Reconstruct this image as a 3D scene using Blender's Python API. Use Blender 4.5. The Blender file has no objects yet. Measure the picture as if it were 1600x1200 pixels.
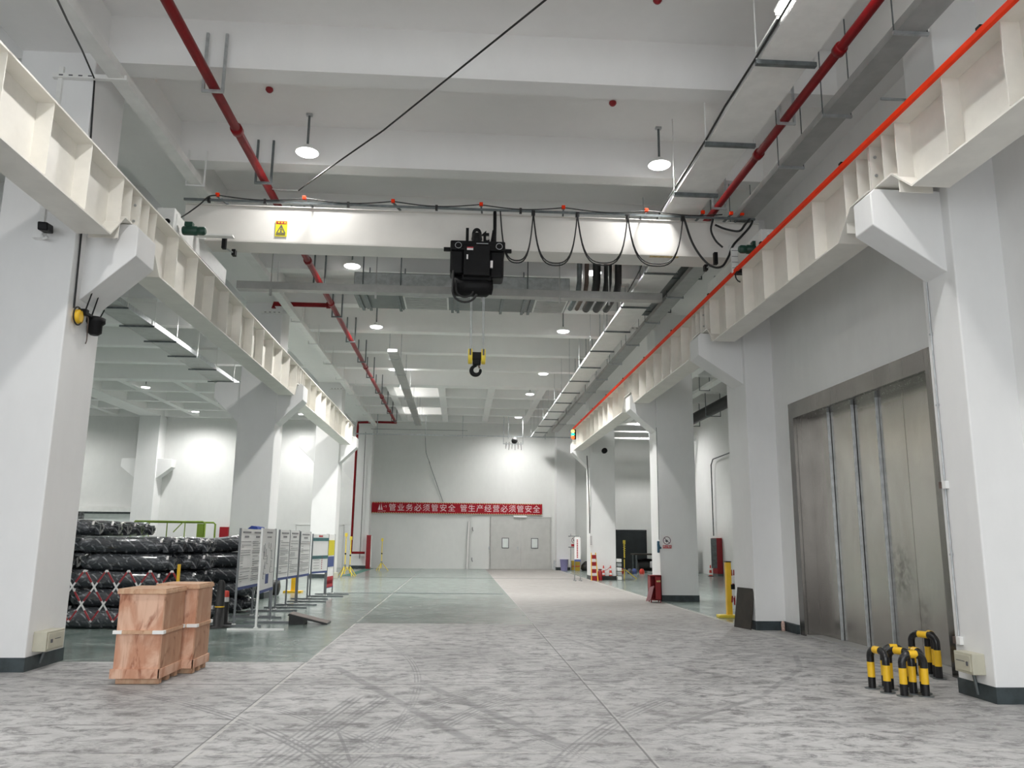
import bpy, math, random
from mathutils import Vector, Matrix
random.seed(7)
C = bpy.context.scene.collection
SC = bpy.context.scene
PI = math.pi

# ---------------------------------------------------------------- camera, world, light, exposure
cam = bpy.data.cameras.new('camera'); camo = bpy.data.objects.new('camera', cam); C.objects.link(camo)
F_PX, PITCH, YAW, ROLL = 1255.65, 0.192012, 0.0623528, -0.0106318
cam.sensor_fit = 'HORIZONTAL'; cam.sensor_width = 36.0; cam.lens = 36.0 * F_PX / 1600.0
cam.clip_start = 0.05; cam.clip_end = 200
_f = Vector((math.sin(YAW) * math.cos(PITCH), math.cos(YAW) * math.cos(PITCH), math.sin(PITCH)))
_r = Vector((math.cos(YAW), -math.sin(YAW), 0)); _d = -_r.cross(_f)
_r2 = math.cos(ROLL) * _r + math.sin(ROLL) * _d; _d2 = -math.sin(ROLL) * _r + math.cos(ROLL) * _d
camo.matrix_world = Matrix(((_r2.x, -_d2.x, -_f.x, 0), (_r2.y, -_d2.y, -_f.y, 0), (_r2.z, -_d2.z, -_f.z, 1.5), (0, 0, 0, 1)))
SC.camera = camo

w = bpy.data.worlds.new('sky'); SC.world = w; w.use_nodes = True
w.node_tree.nodes['Background'].inputs[0].default_value = (0.93, 0.97, 1.0, 1)
w.node_tree.nodes['Background'].inputs[1].default_value = 3.05
# the unseen gate behind the camera, opened wide for frontal fill, lets sky light in: a portal that only guides the sampling of the sky
pl = bpy.data.lights.new('gate_portal', 'AREA'); pl.shape = 'RECTANGLE'; pl.size = 17.2; pl.size_y = 6.6
pl.cycles.is_portal = True
plo = bpy.data.objects.new('gate_portal', pl); C.objects.link(plo); plo.location = (-2.9, -4.2, 3.3); plo.rotation_euler = (PI / 2, 0, 0)
LAMP = 1000.0         # watts of one high bay lamp
SC.view_settings.view_transform = 'Standard'; SC.view_settings.look = 'None'
SC.view_settings.exposure = 0.0; SC.view_settings.gamma = 1.0; SC.view_settings.use_curve_mapping = False
SC.cycles.max_bounces = 9; SC.cycles.diffuse_bounces = 6; SC.cycles.glossy_bounces = 3
SC.cycles.caustics_reflective = False; SC.cycles.caustics_refractive = False
SC.cycles.sample_clamp_indirect = 8.0; SC.cycles.use_denoising = True

# ---------------------------------------------------------------- materials
class N:
    """tiny node expression: + - * and functions on scalar sockets"""
    def __init__(s, nt, sock): s.nt = nt; s.s = sock
    def _m(s, op, *a, clamp=False):
        n = s.nt.nodes.new('ShaderNodeMath'); n.operation = op; n.use_clamp = clamp
        for i, v in enumerate((s,) + a):
            if isinstance(v, N): s.nt.links.new(v.s, n.inputs[i])
            else: n.inputs[i].default_value = v
        return N(s.nt, n.outputs[0])
    def __add__(s, o): return s._m('ADD', o)
    def __sub__(s, o): return s._m('SUBTRACT', o)
    def __mul__(s, o): return s._m('MULTIPLY', o)
    def gt(s, o): return s._m('GREATER_THAN', o)
    def lt(s, o): return s._m('LESS_THAN', o)
    def abs(s): return s._m('ABSOLUTE')
    def mx(s, o): return s._m('MAXIMUM', o)
    def mn(s, o): return s._m('MINIMUM', o)
    def sqrt(s): return s._m('SQRT')
    def sin(s): return s._m('SINE')
    def ramp(s, a, b):
        n = s.nt.nodes.new('ShaderNodeMapRange'); n.interpolation_type = 'SMOOTHSTEP'
        s.nt.links.new(s.s, n.inputs[0]); n.inputs[1].default_value = a; n.inputs[2].default_value = b
        return N(s.nt, n.outputs[0])

def newmat(name):
    m = bpy.data.materials.new(name); m.use_nodes = True
    nt = m.node_tree
    return m, nt, nt.nodes['Principled BSDF']
def coords(nt):
    return nt.nodes.new('ShaderNodeTexCoord').outputs['Object']
def noise(nt, vec, scale, detail=4, rough=0.55, stretch=None, dist=0.0):
    if stretch:
        mp = nt.nodes.new('ShaderNodeMapping'); mp.inputs['Scale'].default_value = stretch
        nt.links.new(vec, mp.inputs[0]); vec = mp.outputs[0]
    n = nt.nodes.new('ShaderNodeTexNoise'); n.inputs['Scale'].default_value = scale
    n.inputs['Detail'].default_value = detail; n.inputs['Roughness'].default_value = rough; n.inputs['Distortion'].default_value = dist
    nt.links.new(vec, n.inputs['Vector'])
    return N(nt, n.outputs['Fac'])
def mix(nt, fac, a, b):
    n = nt.nodes.new('ShaderNodeMix'); n.data_type = 'RGBA'
    if isinstance(fac, N): nt.links.new(fac.s, n.inputs[0])
    else: n.inputs[0].default_value = fac
    for k, v in ((6, a), (7, b)):
        if isinstance(v, tuple): n.inputs[k].default_value = (*v, 1)
        else: nt.links.new(v, n.inputs[k])
    return n.outputs[2]
def bump(nt, b, h, strength, dist=0.01):
    n = nt.nodes.new('ShaderNodeBump'); n.inputs['Strength'].default_value = strength; n.inputs['Distance'].default_value = dist
    nt.links.new(h.s, n.inputs['Height']); nt.links.new(n.outputs[0], b.inputs['Normal'])
def pmat(name, col, rough=0.6, metal=0.0, var=0.06, scale=4.0, bmp=0.0, stretch=None, spec=0.5):
    m, nt, b = newmat(name)
    co = coords(nt); nz = noise(nt, co, scale, 5, 0.6, stretch)
    lo = tuple(max(0, c * (1 - var)) for c in col); hi = tuple(min(1, c * (1 + var)) for c in col)
    nt.links.new(mix(nt, nz.ramp(0.3, 0.7), lo, hi), b.inputs['Base Color'])
    b.inputs['Roughness'].default_value = rough; b.inputs['Metallic'].default_value = metal
    b.inputs['Specular IOR Level'].default_value = spec
    if bmp: bump(nt, b, noise(nt, co, scale * 6, 3), bmp)
    return m
def emat(name, col, strength):
    m, nt, b = newmat(name)
    b.inputs['Base Color'].default_value = (*col, 1); b.inputs['Emission Color'].default_value = (*col, 1)
    b.inputs['Emission Strength'].default_value = strength; b.inputs['Roughness'].default_value = 0.4
    return m

def wall_material(name, col, dirt=0.05):
    m, nt, b = newmat(name)
    co = coords(nt)
    a = noise(nt, co, 0.7, 4, 0.6); s = noise(nt, co, 5, 6, 0.65, (1, 1, 0.4))
    fac = (a * 0.6 + s * 0.4).ramp(0.35, 0.65)
    c1 = tuple(c * (1 - dirt) for c in col)
    base = mix(nt, fac, c1, col)
    spots = noise(nt, co, 2.3, 8, 0.7, None, 0.6).ramp(0.70, 0.76) * 0.35
    base = mix(nt, spots, base, tuple(c * 0.72 for c in col))
    nt.links.new(base, b.inputs['Base Color']); b.inputs['Roughness'].default_value = 0.75
    bump(nt, b, noise(nt, co, 18, 4), 0.12, 0.006)
    return m

def floor_material():
    m, nt, b = newmat('floor_concrete_and_epoxy')
    co = coords(nt); sx = nt.nodes.new('ShaderNodeSeparateXYZ'); nt.links.new(co, sx.inputs[0])
    X, Y = N(nt, sx.outputs[0]), N(nt, sx.outputs[1])
    wob = (noise(nt, co, 3, 3) - 0.5) * 0.03
    # worn concrete
    big = noise(nt, co, 0.5, 6, 0.65, None, 0.6); fine = noise(nt, co, 5.5, 12, 0.76, (0.75, 1.15, 1), 0.5)
    grit = noise(nt, co, 17.0, 9, 0.75, None, 0.8)
    c = mix(nt, big.ramp(0.32, 0.68), (0.345, 0.34, 0.335), (0.485, 0.48, 0.475))
    c = mix(nt, fine.ramp(0.56, 0.34) * 0.95, c, (0.13, 0.128, 0.128))
    c = mix(nt, grit.ramp(0.53, 0.70) * 0.55, c, (0.60, 0.595, 0.59))
    c = mix(nt, noise(nt, co, 2.6, 9, 0.72, (0.6, 1.1, 1), 1.0).ramp(0.54, 0.66) * 0.7, c, (0.12, 0.118, 0.12))
    c = mix(nt, noise(nt, co, 3.1, 7, 0.7, (0.7, 1.2, 1), 1.3).ramp(0.60, 0.72) * 0.5, c, (0.62, 0.615, 0.61))
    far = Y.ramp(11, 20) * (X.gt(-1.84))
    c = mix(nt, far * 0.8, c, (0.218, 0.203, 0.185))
    # rust and clay stains
    c = mix(nt, noise(nt, co, 0.9, 4, 0.6, (1, 1.6, 1), 0.4).ramp(0.73, 0.77) * 0.3, c, (0.5, 0.33, 0.2))
    # tyre tracks: bands of ribs along arcs
    brk = noise(nt, co, 1.3, 5, 0.7).ramp(0.36, 0.54)
    def track(cx, cy, r, half, ribs, k):
        dx, dy = X - cx, Y - cy
        d = (dx * dx + dy * dy).sqrt() - r
        band = d.abs().ramp(half, half * 0.8)
        rib = (d * (ribs * PI / half)).sin().ramp(-0.2, 0.5) if ribs else None
        t = band * brk * k
        return t * rib if rib else t
    tr = None
    for a in ((6.6, 4.4, 7.2, .10, 4, .5), (6.6, 4.4, 7.62, .10, 4, .5), (9.0, 2.6, 8.9, .1, 4, .5), (-7.9, 2.0, 8.5, .07, 3, .5), (-7.9, 2.0, 8.05, .08, 3, .6), (-7.9, 2.0, 9.7, .05, 3, .5),
              (-5.5, 10.9, 7.5, .04, 0, .22), (9.5, 13.5, 9.0, .05, 0, .25), (8.3, 12.8, 6.2, .06, 0, .28),
              (4.2, 11.5, 3.9, .03, 0, .2), (0.2, 17.0, 9.0, .03, 0, .2), (-13.0, 8.5, 12.6, .05, 3, .5), (3.2, 9.3, 1.7, .05, 0, .2)):
        t = track(*a); tr = t if tr is None else tr.mx(t)
    def seg(x0, y0, x1, y1, half, ribs, k):
        L = math.hypot(x1 - x0, y1 - y0); ux, uy = (x1 - x0) / L, (y1 - y0) / L
        d = (X - x0) * -uy + (Y - y0) * ux; u = (X - x0) * ux + (Y - y0) * uy
        t = (d + wob).abs().ramp(half, half * .5) * u.ramp(-.1, .25) * u.ramp(L + .1, L - .3) * noise(nt, co, 2.0, 4, .7).ramp(.28, .5) * k
        return t * (d * (ribs * PI / half)).sin().ramp(-.2, .5) if ribs else t
    for a in [(-1.48, 10.23, 0.12, 6.51, 0.07, 0, 0.5), (-0.4, 9.12, 0.85, 6.3, 0.07, 0, 0.5), (1.49, 6.69, 3.04, 8.27, 0.05, 0, 0.5), (3.04, 8.27, 4.18, 10.02, 0.05, 0, 0.5), (4.18, 10.02, 4.66, 11.31, 0.05, 0, 0.5), (-0.95, 6.95, -0.67, 5.8, 0.018, 0, 0.6), (-1.31, 5.81, -0.92, 8.4, 0.11, 4, 0.6), (-1.19, 5.81, -0.64, 8.4, 0.11, 4, 0.6)]: tr = tr.mx(seg(*a))
    c = mix(nt, tr, c, (0.13, 0.129, 0.134))
    # green epoxy bays
    g1 = X.lt(-1.84) * Y.gt(10.5); g2 = X.lt(1.39) * Y.gt(15.2); g3 = X.gt(5.18) * Y.gt(15.0)
    g = g1.mx(g2).mx(g3) * (Y.lt(60))
    gn = noise(nt, co, 1.1, 6, 0.68, (1, 1.3, 1), 0.7)
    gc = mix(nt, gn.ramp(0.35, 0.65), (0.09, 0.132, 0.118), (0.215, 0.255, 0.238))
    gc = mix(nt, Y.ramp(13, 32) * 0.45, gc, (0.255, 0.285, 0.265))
    gc = mix(nt, noise(nt, co, 5, 8, 0.7, (0.4, 1.2, 1), 1).ramp(0.57, 0.68) * 0.5, gc, (0.47, 0.48, 0.46))
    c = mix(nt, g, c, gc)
    # joints between the pours
    def line(P, v, wd): return (P + wob * 0.4 - v).abs().lt(wd)
    lj = line(X, -1.835, .016).mx(line(X, 1.39, .010) * 0.55) * Y.gt(3)
    yj = line(Y, 6.17, .010).mx(line(Y, 8.9, .010) * 0.7).mx(line(Y, 10.52, .02) * X.lt(-1.8)).mx(line(Y, 15.2, .03) * X.gt(-1.8) * X.lt(1.4) * .5)
    c = mix(nt, lj.mx(yj) * noise(nt, co, 2.2, 3).ramp(0.3, 0.6) * 0.8, c, (0.52, 0.51, 0.48))
    dj = line(X, -1.86, .007).mx(line(X, 1.375, .009)) * 0.8
    dj = dj.mx(line(Y, 8.95, .02) * noise(nt, co, 1.5, 4).ramp(.35, .55) * .6).mx(line(Y, 7.1, .02) * noise(nt, co, 1.8, 4).ramp(.4, .6) * .5)
    c = mix(nt, dj, c, (0.12, 0.12, 0.12))
    mk = line(X, 5.2, .05) * Y.gt(9) * 0.5
    c = mix(nt, mk, c, (0.5, 0.5, 0.46))
    nt.links.new(c, b.inputs['Base Color'])
    rg = nt.nodes.new('ShaderNodeMix'); nt.links.new(g.s, rg.inputs[0]); rg.inputs[2].default_value = 0.62; rg.inputs[3].default_value = 0.22
    rr = N(nt, rg.outputs[0]) + (noise(nt, co, 3, 4) - 0.5) * 0.22
    nt.links.new(rr.s, b.inputs['Roughness'])
    bump(nt, b, grit, 0.06, 0.004)
    return m

def wood_material(name, c1, c2, c3, sc=1.0):
    m, nt, b = newmat(name)
    co = coords(nt)
    f = noise(nt, co, 2.2 * sc, 6, 0.6, (1, 1, 0.55), 1.6); g = noise(nt, co, 26 * sc, 4, 0.6, (1, 1, 0.07), 0.3)
    c = mix(nt, f.ramp(0.38, 0.62), c1, c2)
    c = mix(nt, noise(nt, co, 2.3 * sc, 4, 0.55, (1.6, 1.6, 0.75), 2.2).ramp(0.55, 0.70) * 0.85, c, c3)
    c = mix(nt, g.ramp(0.5, 0.75) * 0.3, c, c3)
    nt.links.new(c, b.inputs['Base Color']); b.inputs['Roughness'].default_value = 0.62
    return m

def steel_material(name, lo, hi, ro):
    m, nt, b = newmat(name)
    co = coords(nt); sx = nt.nodes.new('ShaderNodeSeparateXYZ'); nt.links.new(co, sx.inputs[0])
    yy, zz = N(nt, sx.outputs[1]), N(nt, sx.outputs[2])
    stain = (yy + .40).abs().ramp(.42, .05) * (zz - 1.1).abs().ramp(.55, .1)
    stain = stain.mx((yy + .85).abs().ramp(.22, .05) * (zz - .55).abs().ramp(.4, .1) * .6)
    st = noise(nt, co, 40, 2, 0.5, (1, 1, 0.02)); bl = noise(nt, co, 1.1, 6, 0.65, (1, 1, 0.5), 0.6)
    c = mix(nt, bl.ramp(0.35, 0.7), lo, hi)
    c = mix(nt, noise(nt, co, 2.6, 7, 0.7, (1, 1, 0.35), 0.7).ramp(0.66, 0.76) * 0.55, c, (0.12, 0.11, 0.10))
    nt.links.new(c, b.inputs['Base Color']); b.inputs['Metallic'].default_value = 1.0
    c = mix(nt, stain * noise(nt, co, 9, 6, .7).ramp(.36, .66) * .65, c, (0.08, 0.072, 0.064))
    nt.links.new(c, b.inputs['Base Color'])
    nt.links.new((st * 0.05 + ro).s, b.inputs['Roughness'])
    bump(nt, b, noise(nt, co, .8, 1, 0.4, (1, 1, 0.6)), 0.05, 0.02)
    return m

def wrap_material():
    m, nt, b = newmat('black_sheet_in_clear_film')
    co = coords(nt)
    cr = noise(nt, co, 9, 8, 0.72, (0.35, 1.2, 1.2), 1.4)
    wv = nt.nodes.new('ShaderNodeTexWave'); wv.inputs['Scale'].default_value = 3.4; wv.inputs['Distortion'].default_value = 2.2
    wv.bands_direction = 'DIAGONAL'; nt.links.new(co, wv.inputs[0])
    W = N(nt, wv.outputs['Fac'])
    c = mix(nt, cr.ramp(0.50, 0.70) * 0.62, (0.030, 0.034, 0.041), (0.30, 0.315, 0.33))  # pale crumple mask puts the film's glints into the base colour
    c = mix(nt, W.ramp(0.86, 0.98) * noise(nt, co, 11, 4).ramp(0.42, 0.58) * 0.5, c, (0.45, 0.46, 0.48))
    nt.links.new(c, b.inputs['Base Color']); b.inputs['Roughness'].default_value = 0.2
    b.inputs['Coat Weight'].default_value = 1.0; b.inputs['Coat Roughness'].default_value = 0.08
    bump(nt, b, cr, 0.75, 0.03)
    return m

M = dict(
    wall=wall_material('white_wall_paint', (0.84, 0.84, 0.83)), column=wall_material('white_column_paint', (0.80, 0.80, 0.795), 0.04),
    ceil=wall_material('ceiling_paint', (0.87, 0.865, 0.855), 0.03), back=wall_material('grey_white_wall_paint', (0.72, 0.725, 0.71), 0.05),
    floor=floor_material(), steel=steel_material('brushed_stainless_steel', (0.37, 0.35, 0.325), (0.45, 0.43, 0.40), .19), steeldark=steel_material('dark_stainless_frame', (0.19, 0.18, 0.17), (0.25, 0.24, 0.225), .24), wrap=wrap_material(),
    cream=pmat('cream_steel_paint', (0.80, 0.775, 0.715), 0.38, 0, .04, 3), girder=pmat('warm_white_girder_paint', (0.74, 0.72, 0.68), 0.35, 0, .03, 2),
    band=pmat('dark_slate_skirting_paint', (0.035, 0.048, 0.052), 0.5, 0, .3, 6), white=pmat('white_coated_metal', (0.80, 0.80, 0.78), 0.4, 0, .04),
    whiteplastic=pmat('white_plastic', (0.8, 0.8, 0.79), 0.45, 0, .03), galv=pmat('galvanised_steel', (0.50, 0.52, 0.53), 0.42, .75, .14, 9),
    strut=pmat('dark_zinc_strut', (0.16, 0.18, 0.185), 0.45, .6, .2, 8), greytray=pmat('grey_tray_metal', (0.42, 0.42, 0.41), 0.45, .35, .08, 4),
    duct=pmat('galvanised_duct_sheet', (0.17, 0.185, 0.182), 0.4, .45, .10, 2), red=pmat('red_fire_pipe_paint', (0.20, 0.003, 0.006), 0.42, 0, .15, 5, spec=.22),
    orange=pmat('orange_red_rail_cover', (0.90, 0.040, 0.004), 0.55, 0, .06, 5, spec=.15), black=pmat('black_machine_paint', (0.006, 0.006, 0.0065), 0.5, 0, .3, 5, spec=.2),
    rubber=pmat('black_cable_rubber', (0.012, 0.012, 0.012), 0.5, 0, .3, 12), yellow=pmat('safety_yellow_paint', (0.80, 0.48, 0.02), 0.33, 0, .07, 5),
    lemon=pmat('lemon_yellow_paint', (0.80, 0.62, 0.06), 0.4, 0, .05, 5), glossblack=pmat('gloss_black_paint', (0.010, 0.010, 0.011), 0.25, 0, .3, 5),
    green=pmat('dark_green_motor_paint', (0.004, 0.045, 0.028), 0.4, 0, .15, 8), beige=pmat('beige_enamelled_steel', (0.50, 0.48, 0.385), 0.45, 0, .05, 4),
    signred=pmat('red_cabinet_paint', (0.27, 0.006, 0.012), 0.35, 0, .08, 4), bannerred=pmat('red_banner_cloth', (0.33, 0.003, 0.014), 0.9, 0, .12, 3),
    pink=pmat('pale_lettering', (0.78, 0.60, 0.64), 0.7, 0, .03), gold=pmat('gold_trim', (0.62, 0.48, 0.22), 0.6, 0, .2, 20), paper=pmat('white_paper', (0.78, 0.76, 0.75), 0.6, 0, .03, 3),
    postgrey=pmat('grey_stand_metal', (0.20, 0.21, 0.22), 0.45, .4, .1), boardwhite=pmat('white_print_sheet', (0.90, 0.885, 0.875), 0.55, 0, .02, 3), greyink=pmat('grey_print', (0.27, 0.26, 0.27), 0.7, 0, .3, 30), ink=pmat('dark_print', (0.10, 0.10, 0.11), 0.7, 0, .1, 30), blue=pmat('blue_print', (0.06, 0.09, 0.26), 0.6, 0, .1), teal=pmat('teal_print', (0.06, 0.16, 0.17), 0.6, 0, .1),
    redprint=pmat('red_print', (0.45, 0.02, 0.03), 0.6, 0, .1), doorgrey=pmat('light_grey_door_paint', (0.52, 0.52, 0.50), 0.45, 0, .04, 3), doordark=pmat('dark_shutter_slats', (0.015, 0.02, 0.022), 0.5, 0, .2, 3),
    glass=pmat('lit_wired_glass', (0.72, 0.76, 0.74), 0.2, 0, .05), board=pmat('dark_brown_plywood', (0.030, 0.024, 0.018), 0.6, 0, .3, 5), brown=pmat('brown_ramp_top', (0.12, 0.085, 0.068), 0.6, 0, .25, 9),
    orangecone=pmat('red_orange_plastic', (0.62, 0.05, 0.03), 0.45, 0, .08), lime=pmat('lime_green_cage_paint', (0.22, 0.34, 0.03), 0.45, 0, .1),
    lilac=pmat('lilac_plastic', (0.30, 0.28, 0.50), 0.45, 0, .08), mustard=pmat('mustard_box', (0.38, 0.27, 0.02), 0.5, 0, .15), junk=pmat('mixed_scrap_metal', (0.24, 0.24, 0.25), 0.35, .5, .6, 9),
    bluebag=pmat('dusty_blue_cloth', (0.03, 0.10, 0.16), 0.7, 0, .15), bluetarp=pmat('bright_blue_sheet', (0.02, 0.06, 0.34), 0.5, 0, .15), pet=pmat('bottle_label', (0.55, 0.38, 0.32), 0.35, 0, .4, 40),
    sticker=pmat('sticker_yellow', (0.72, 0.62, 0.02), 0.5, 0, .04), greenline=pmat('green_floor_paint', (0.03, 0.13, 0.10), 0.5, 0, .2), pink2=pmat('pink_cardboard', (0.60, 0.30, 0.32), 0.7, 0, .1),
    ply=wood_material('reddish_poplar_plywood', (0.52, 0.255, 0.155), (0.70, 0.45, 0.325), (0.25, 0.075, 0.032)), plyside=wood_material('tan_poplar_plywood', (0.44, 0.235, 0.145), (0.52, 0.315, 0.205), (0.25, 0.105, 0.055), 1.3),
    batten=wood_material('raw_pine_batten', (0.52, 0.30, 0.185), (0.60, 0.39, 0.25), (0.36, 0.18, 0.09), 2),
    lamp=emat('lamp_diffuser_glow', (1.0, 0.985, 0.965), 9.0), tube=emat('led_tube_glow', (1.0, 0.98, 0.95), 22.0),
    sigr=emat('red_signal_glow', (1.0, 0.10, 0.02), 2.2), sigg=emat('green_signal_glow', (0.02, 0.75, 0.40), 1.6), sigy=emat('amber_signal_glow', (1.0, 0.55, 0.12), 3.0),
)

# ---------------------------------------------------------------- mesh helpers
class MB:
    def __init__(s): s.v = []; s.f = []; s.sm = []; s.mi = []; s.cur = 0
    def add(s, vs, fs, smooth=False):
        o = len(s.v); s.v += [tuple(v) for v in vs]; s.f += [tuple(i + o for i in f) for f in fs]; s.sm += [smooth] * len(fs); s.mi += [s.cur] * len(fs); return s
    def box(s, x0, x1, y0, y1, z0, z1):
        vs = [(x, y, z) for x in (x0, x1) for y in (y0, y1) for z in (z0, z1)]
        return s.add(vs, [(0, 1, 3, 2), (4, 6, 7, 5), (0, 4, 5, 1), (2, 3, 7, 6), (0, 2, 6, 4), (1, 5, 7, 3)])
    def obox(s, c, u, v, w):      # centre and three half vectors
        c, u, v, w = map(Vector, (c, u, v, w))
        vs = [c + a * u + b * v + d * w for a in (-1, 1) for b in (-1, 1) for d in (-1, 1)]
        return s.add(vs, [(0, 1, 3, 2), (4, 6, 7, 5), (0, 4, 5, 1), (2, 3, 7, 6), (0, 2, 6, 4), (1, 5, 7, 3)])
    def bar(s, p, q, a, b=None, up=(0, 0, 1)):   # square bar from p to q, widths a (side) x b (up)
        b = b or a; p, q = Vector(p), Vector(q); d = (q - p); up = Vector(up)
        if abs(d.normalized().dot(up)) > .95: up = Vector((0, 1, 0))
        sd = d.cross(up).normalized(); u2 = sd.cross(d).normalized()
        return s.obox((p + q) / 2, d / 2, sd * a / 2, u2 * b / 2)
    def path(s, pts, r, n=8, caps=True, rr=None):
        pts = [Vector(p) for p in pts]; rings = []; ref = None
        for i, p in enumerate(pts):
            t = (pts[min(i + 1, len(pts) - 1)] - pts[max(i - 1, 0)]).normalized()
            if ref is None:
                ref = Vector((0, 0, 1)) if abs(t.z) < .9 else Vector((1, 0, 0))
            a = (ref - t * ref.dot(t)).normalized(); ref = a; b2 = t.cross(a)
            R = rr[i] if rr else r
            rings.append([p + (a * math.cos(k * 2 * PI / n) + b2 * math.sin(k * 2 * PI / n)) * R for k in range(n)])
        vs = [v for g in rings for v in g]
        fs = [(i * n + k, i * n + (k + 1) % n, (i + 1) * n + (k + 1) % n, (i + 1) * n + k) for i in range(len(pts) - 1) for k in range(n)]
        s.add(vs, fs, True)
        if caps: s.add(rings[0], [tuple(range(n - 1, -1, -1))]); s.add(rings[-1], [tuple(range(n))])
        return s
    def tube(s, p, q, r, n=10, r2=None): return s.path([p, q], r, n, True, [r, r2 if r2 is not None else r])
    def prism(s, poly, axis, a, b):   # polygon of the two other axes in order, extruded along axis
        def mk(p, h): return (h, p[0], p[1]) if axis == 'x' else (p[0], h, p[1]) if axis == 'y' else (p[0], p[1], h)
        n = len(poly)
        return s.add([mk(p, a) for p in poly] + [mk(p, b) for p in poly],
                     [tuple(range(n - 1, -1, -1)), tuple(range(n, 2 * n))] + [(i, (i + 1) % n, n + (i + 1) % n, n + i) for i in range(n)])
    def lathe(s, c, prof, n=16, axis='z'):
        c = Vector(c); vs = []
        for r, h in prof:
            for k in range(n):
                a = 2 * PI * k / n; u, v = r * math.cos(a), r * math.sin(a)
                vs.append(c + Vector((u, v, h) if axis == 'z' else (h, u, v) if axis == 'x' else (u, h, v)))
        fs = [(i * n + k, i * n + (k + 1) % n, (i + 1) * n + (k + 1) % n, (i + 1) * n + k) for i in range(len(prof) - 1) for k in range(n)]
        s.add(vs, fs, True); s.add(vs[:n], [tuple(range(n))]); s.add(vs[-n:], [tuple(range(n))]); return s
    def build(s, name, mat, parent=None, bevel=0.0):
        off = Vector(ORG.get(parent.name, (0, 0, 0))) if parent else Vector((0, 0, 0))
        me = bpy.data.meshes.new(name); me.from_pydata([tuple(Vector(v) - off) for v in s.v], [], s.f)
        me.polygons.foreach_set('use_smooth', s.sm); me.polygons.foreach_set('material_index', s.mi); me.update()
        import bmesh
        bm = bmesh.new(); bm.from_mesh(me); bmesh.ops.recalc_face_normals(bm, faces=bm.faces); bm.to_mesh(me); bm.free()
        for q in (mat if isinstance(mat, (list, tuple)) else (mat,)): me.materials.append(M[q])
        o = bpy.data.objects.new(name, me); C.objects.link(o)
        ORG[o.name] = tuple(off)
        if parent: o.parent = parent
        if bevel:
            b = o.modifiers.new('edge', 'BEVEL'); b.width = bevel; b.segments = 2; b.limit_method = 'ANGLE'; b.angle_limit = 0.7
        return o
ORG = {}
def tag(o, label=None, cat=None, group=None, kind=None):
    for k, v in (('label', label), ('category', cat), ('group', group), ('kind', kind)):
        if v: o[k] = v
    return o
def thing(name, label, cat, loc=(0, 0, 0), group=None, kind=None):
    o = bpy.data.objects.new(name, None); C.objects.link(o); o.location = loc; o.empty_display_size = .1; ORG[o.name] = tuple(loc)
    return tag(o, label, cat, group, kind)
def dup(root, loc, label, rotz=0.0):
    r = root.copy(); C.objects.link(r); r.location = loc; r.rotation_euler = (0, 0, rotz); r['label'] = label; ORG[r.name] = tuple(loc)
    for ch in list(root.children):
        c = ch.copy(); C.objects.link(c); c.parent = r
        for g in list(ch.children):
            d = g.copy(); C.objects.link(d); d.parent = c
    return r
def struct(mb, name, mat, label, cat, parent=None, bevel=0.0):
    return tag(mb.build(name, mat, parent, bevel), label, cat, None, 'structure')
def text_mesh(name, txt, size, mat, parent, loc, rot, extrude=0.002, spacing=1.0, xscale=1.0, align='CENTER', offset=0.0):
    cu = bpy.data.curves.new('glyphs', 'FONT'); cu.body = txt; cu.size = size; cu.extrude = extrude; cu.space_character = spacing
    cu.align_x = align; cu.align_y = 'CENTER'; cu.offset = offset
    to = bpy.data.objects.new('glyphs', cu); C.objects.link(to)
    dg = bpy.context.evaluated_depsgraph_get(); dg.update()
    me = bpy.data.meshes.new_from_object(to.evaluated_get(dg)); me.name = name
    bpy.data.objects.remove(to)
    R = Matrix.Rotation(rot[2], 4, 'Z') @ Matrix.Rotation(rot[1], 4, 'Y') @ Matrix.Rotation(rot[0], 4, 'X') @ Matrix.Scale(xscale, 4, (1, 0, 0))
    off = Vector(ORG.get(parent.name, (0, 0, 0))) if parent else Vector((0, 0, 0))
    me.transform(Matrix.Translation(Vector(loc) - off) @ R)
    me.materials.clear(); me.materials.append(M[mat])
    o = bpy.data.objects.new(name, me); C.objects.link(o); ORG[o.name] = tuple(off)
    if parent: o.parent = parent
    return o
def soft(pts, n=6):
    P = [Vector(p) for p in pts]; P = [P[0] * 2 - P[1]] + P + [P[-1] * 2 - P[-2]]; out = []
    for i in range(1, len(P) - 2):
        a, b, c, d = P[i - 1:i + 3]
        for k in range(n):
            u = k / n; out.append(.5 * ((2 * b) + (c - a) * u + (2 * a - 5 * b + 4 * c - d) * u * u + (3 * b - a - 3 * c + d) * u ** 3))
    return out + [P[-2]]
def arc(c, r, a0, a1, n, plane='xz'):
    out = []
    for i in range(n + 1):
        a = a0 + (a1 - a0) * i / n; u, v = r * math.cos(a), r * math.sin(a)
        out.append(Vector(c) + Vector((u, 0, v) if plane == 'xz' else (0, u, v) if plane == 'yz' else (u, v, 0)))
    return out

# ---------------------------------------------------------------- the setting
ZB, ZS, YW = 7.72, 8.42, 43.2
XL, XR, YF = -26.0, 12.0, -4.2
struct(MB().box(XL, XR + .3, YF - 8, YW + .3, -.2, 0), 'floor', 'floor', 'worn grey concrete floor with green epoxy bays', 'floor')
struct(MB().box(XL, XR + .3, YF, YW + .3, ZS, ZS + .2), 'ceiling', 'ceil', 'flat white slab above the ceiling beams', 'ceiling')
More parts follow.
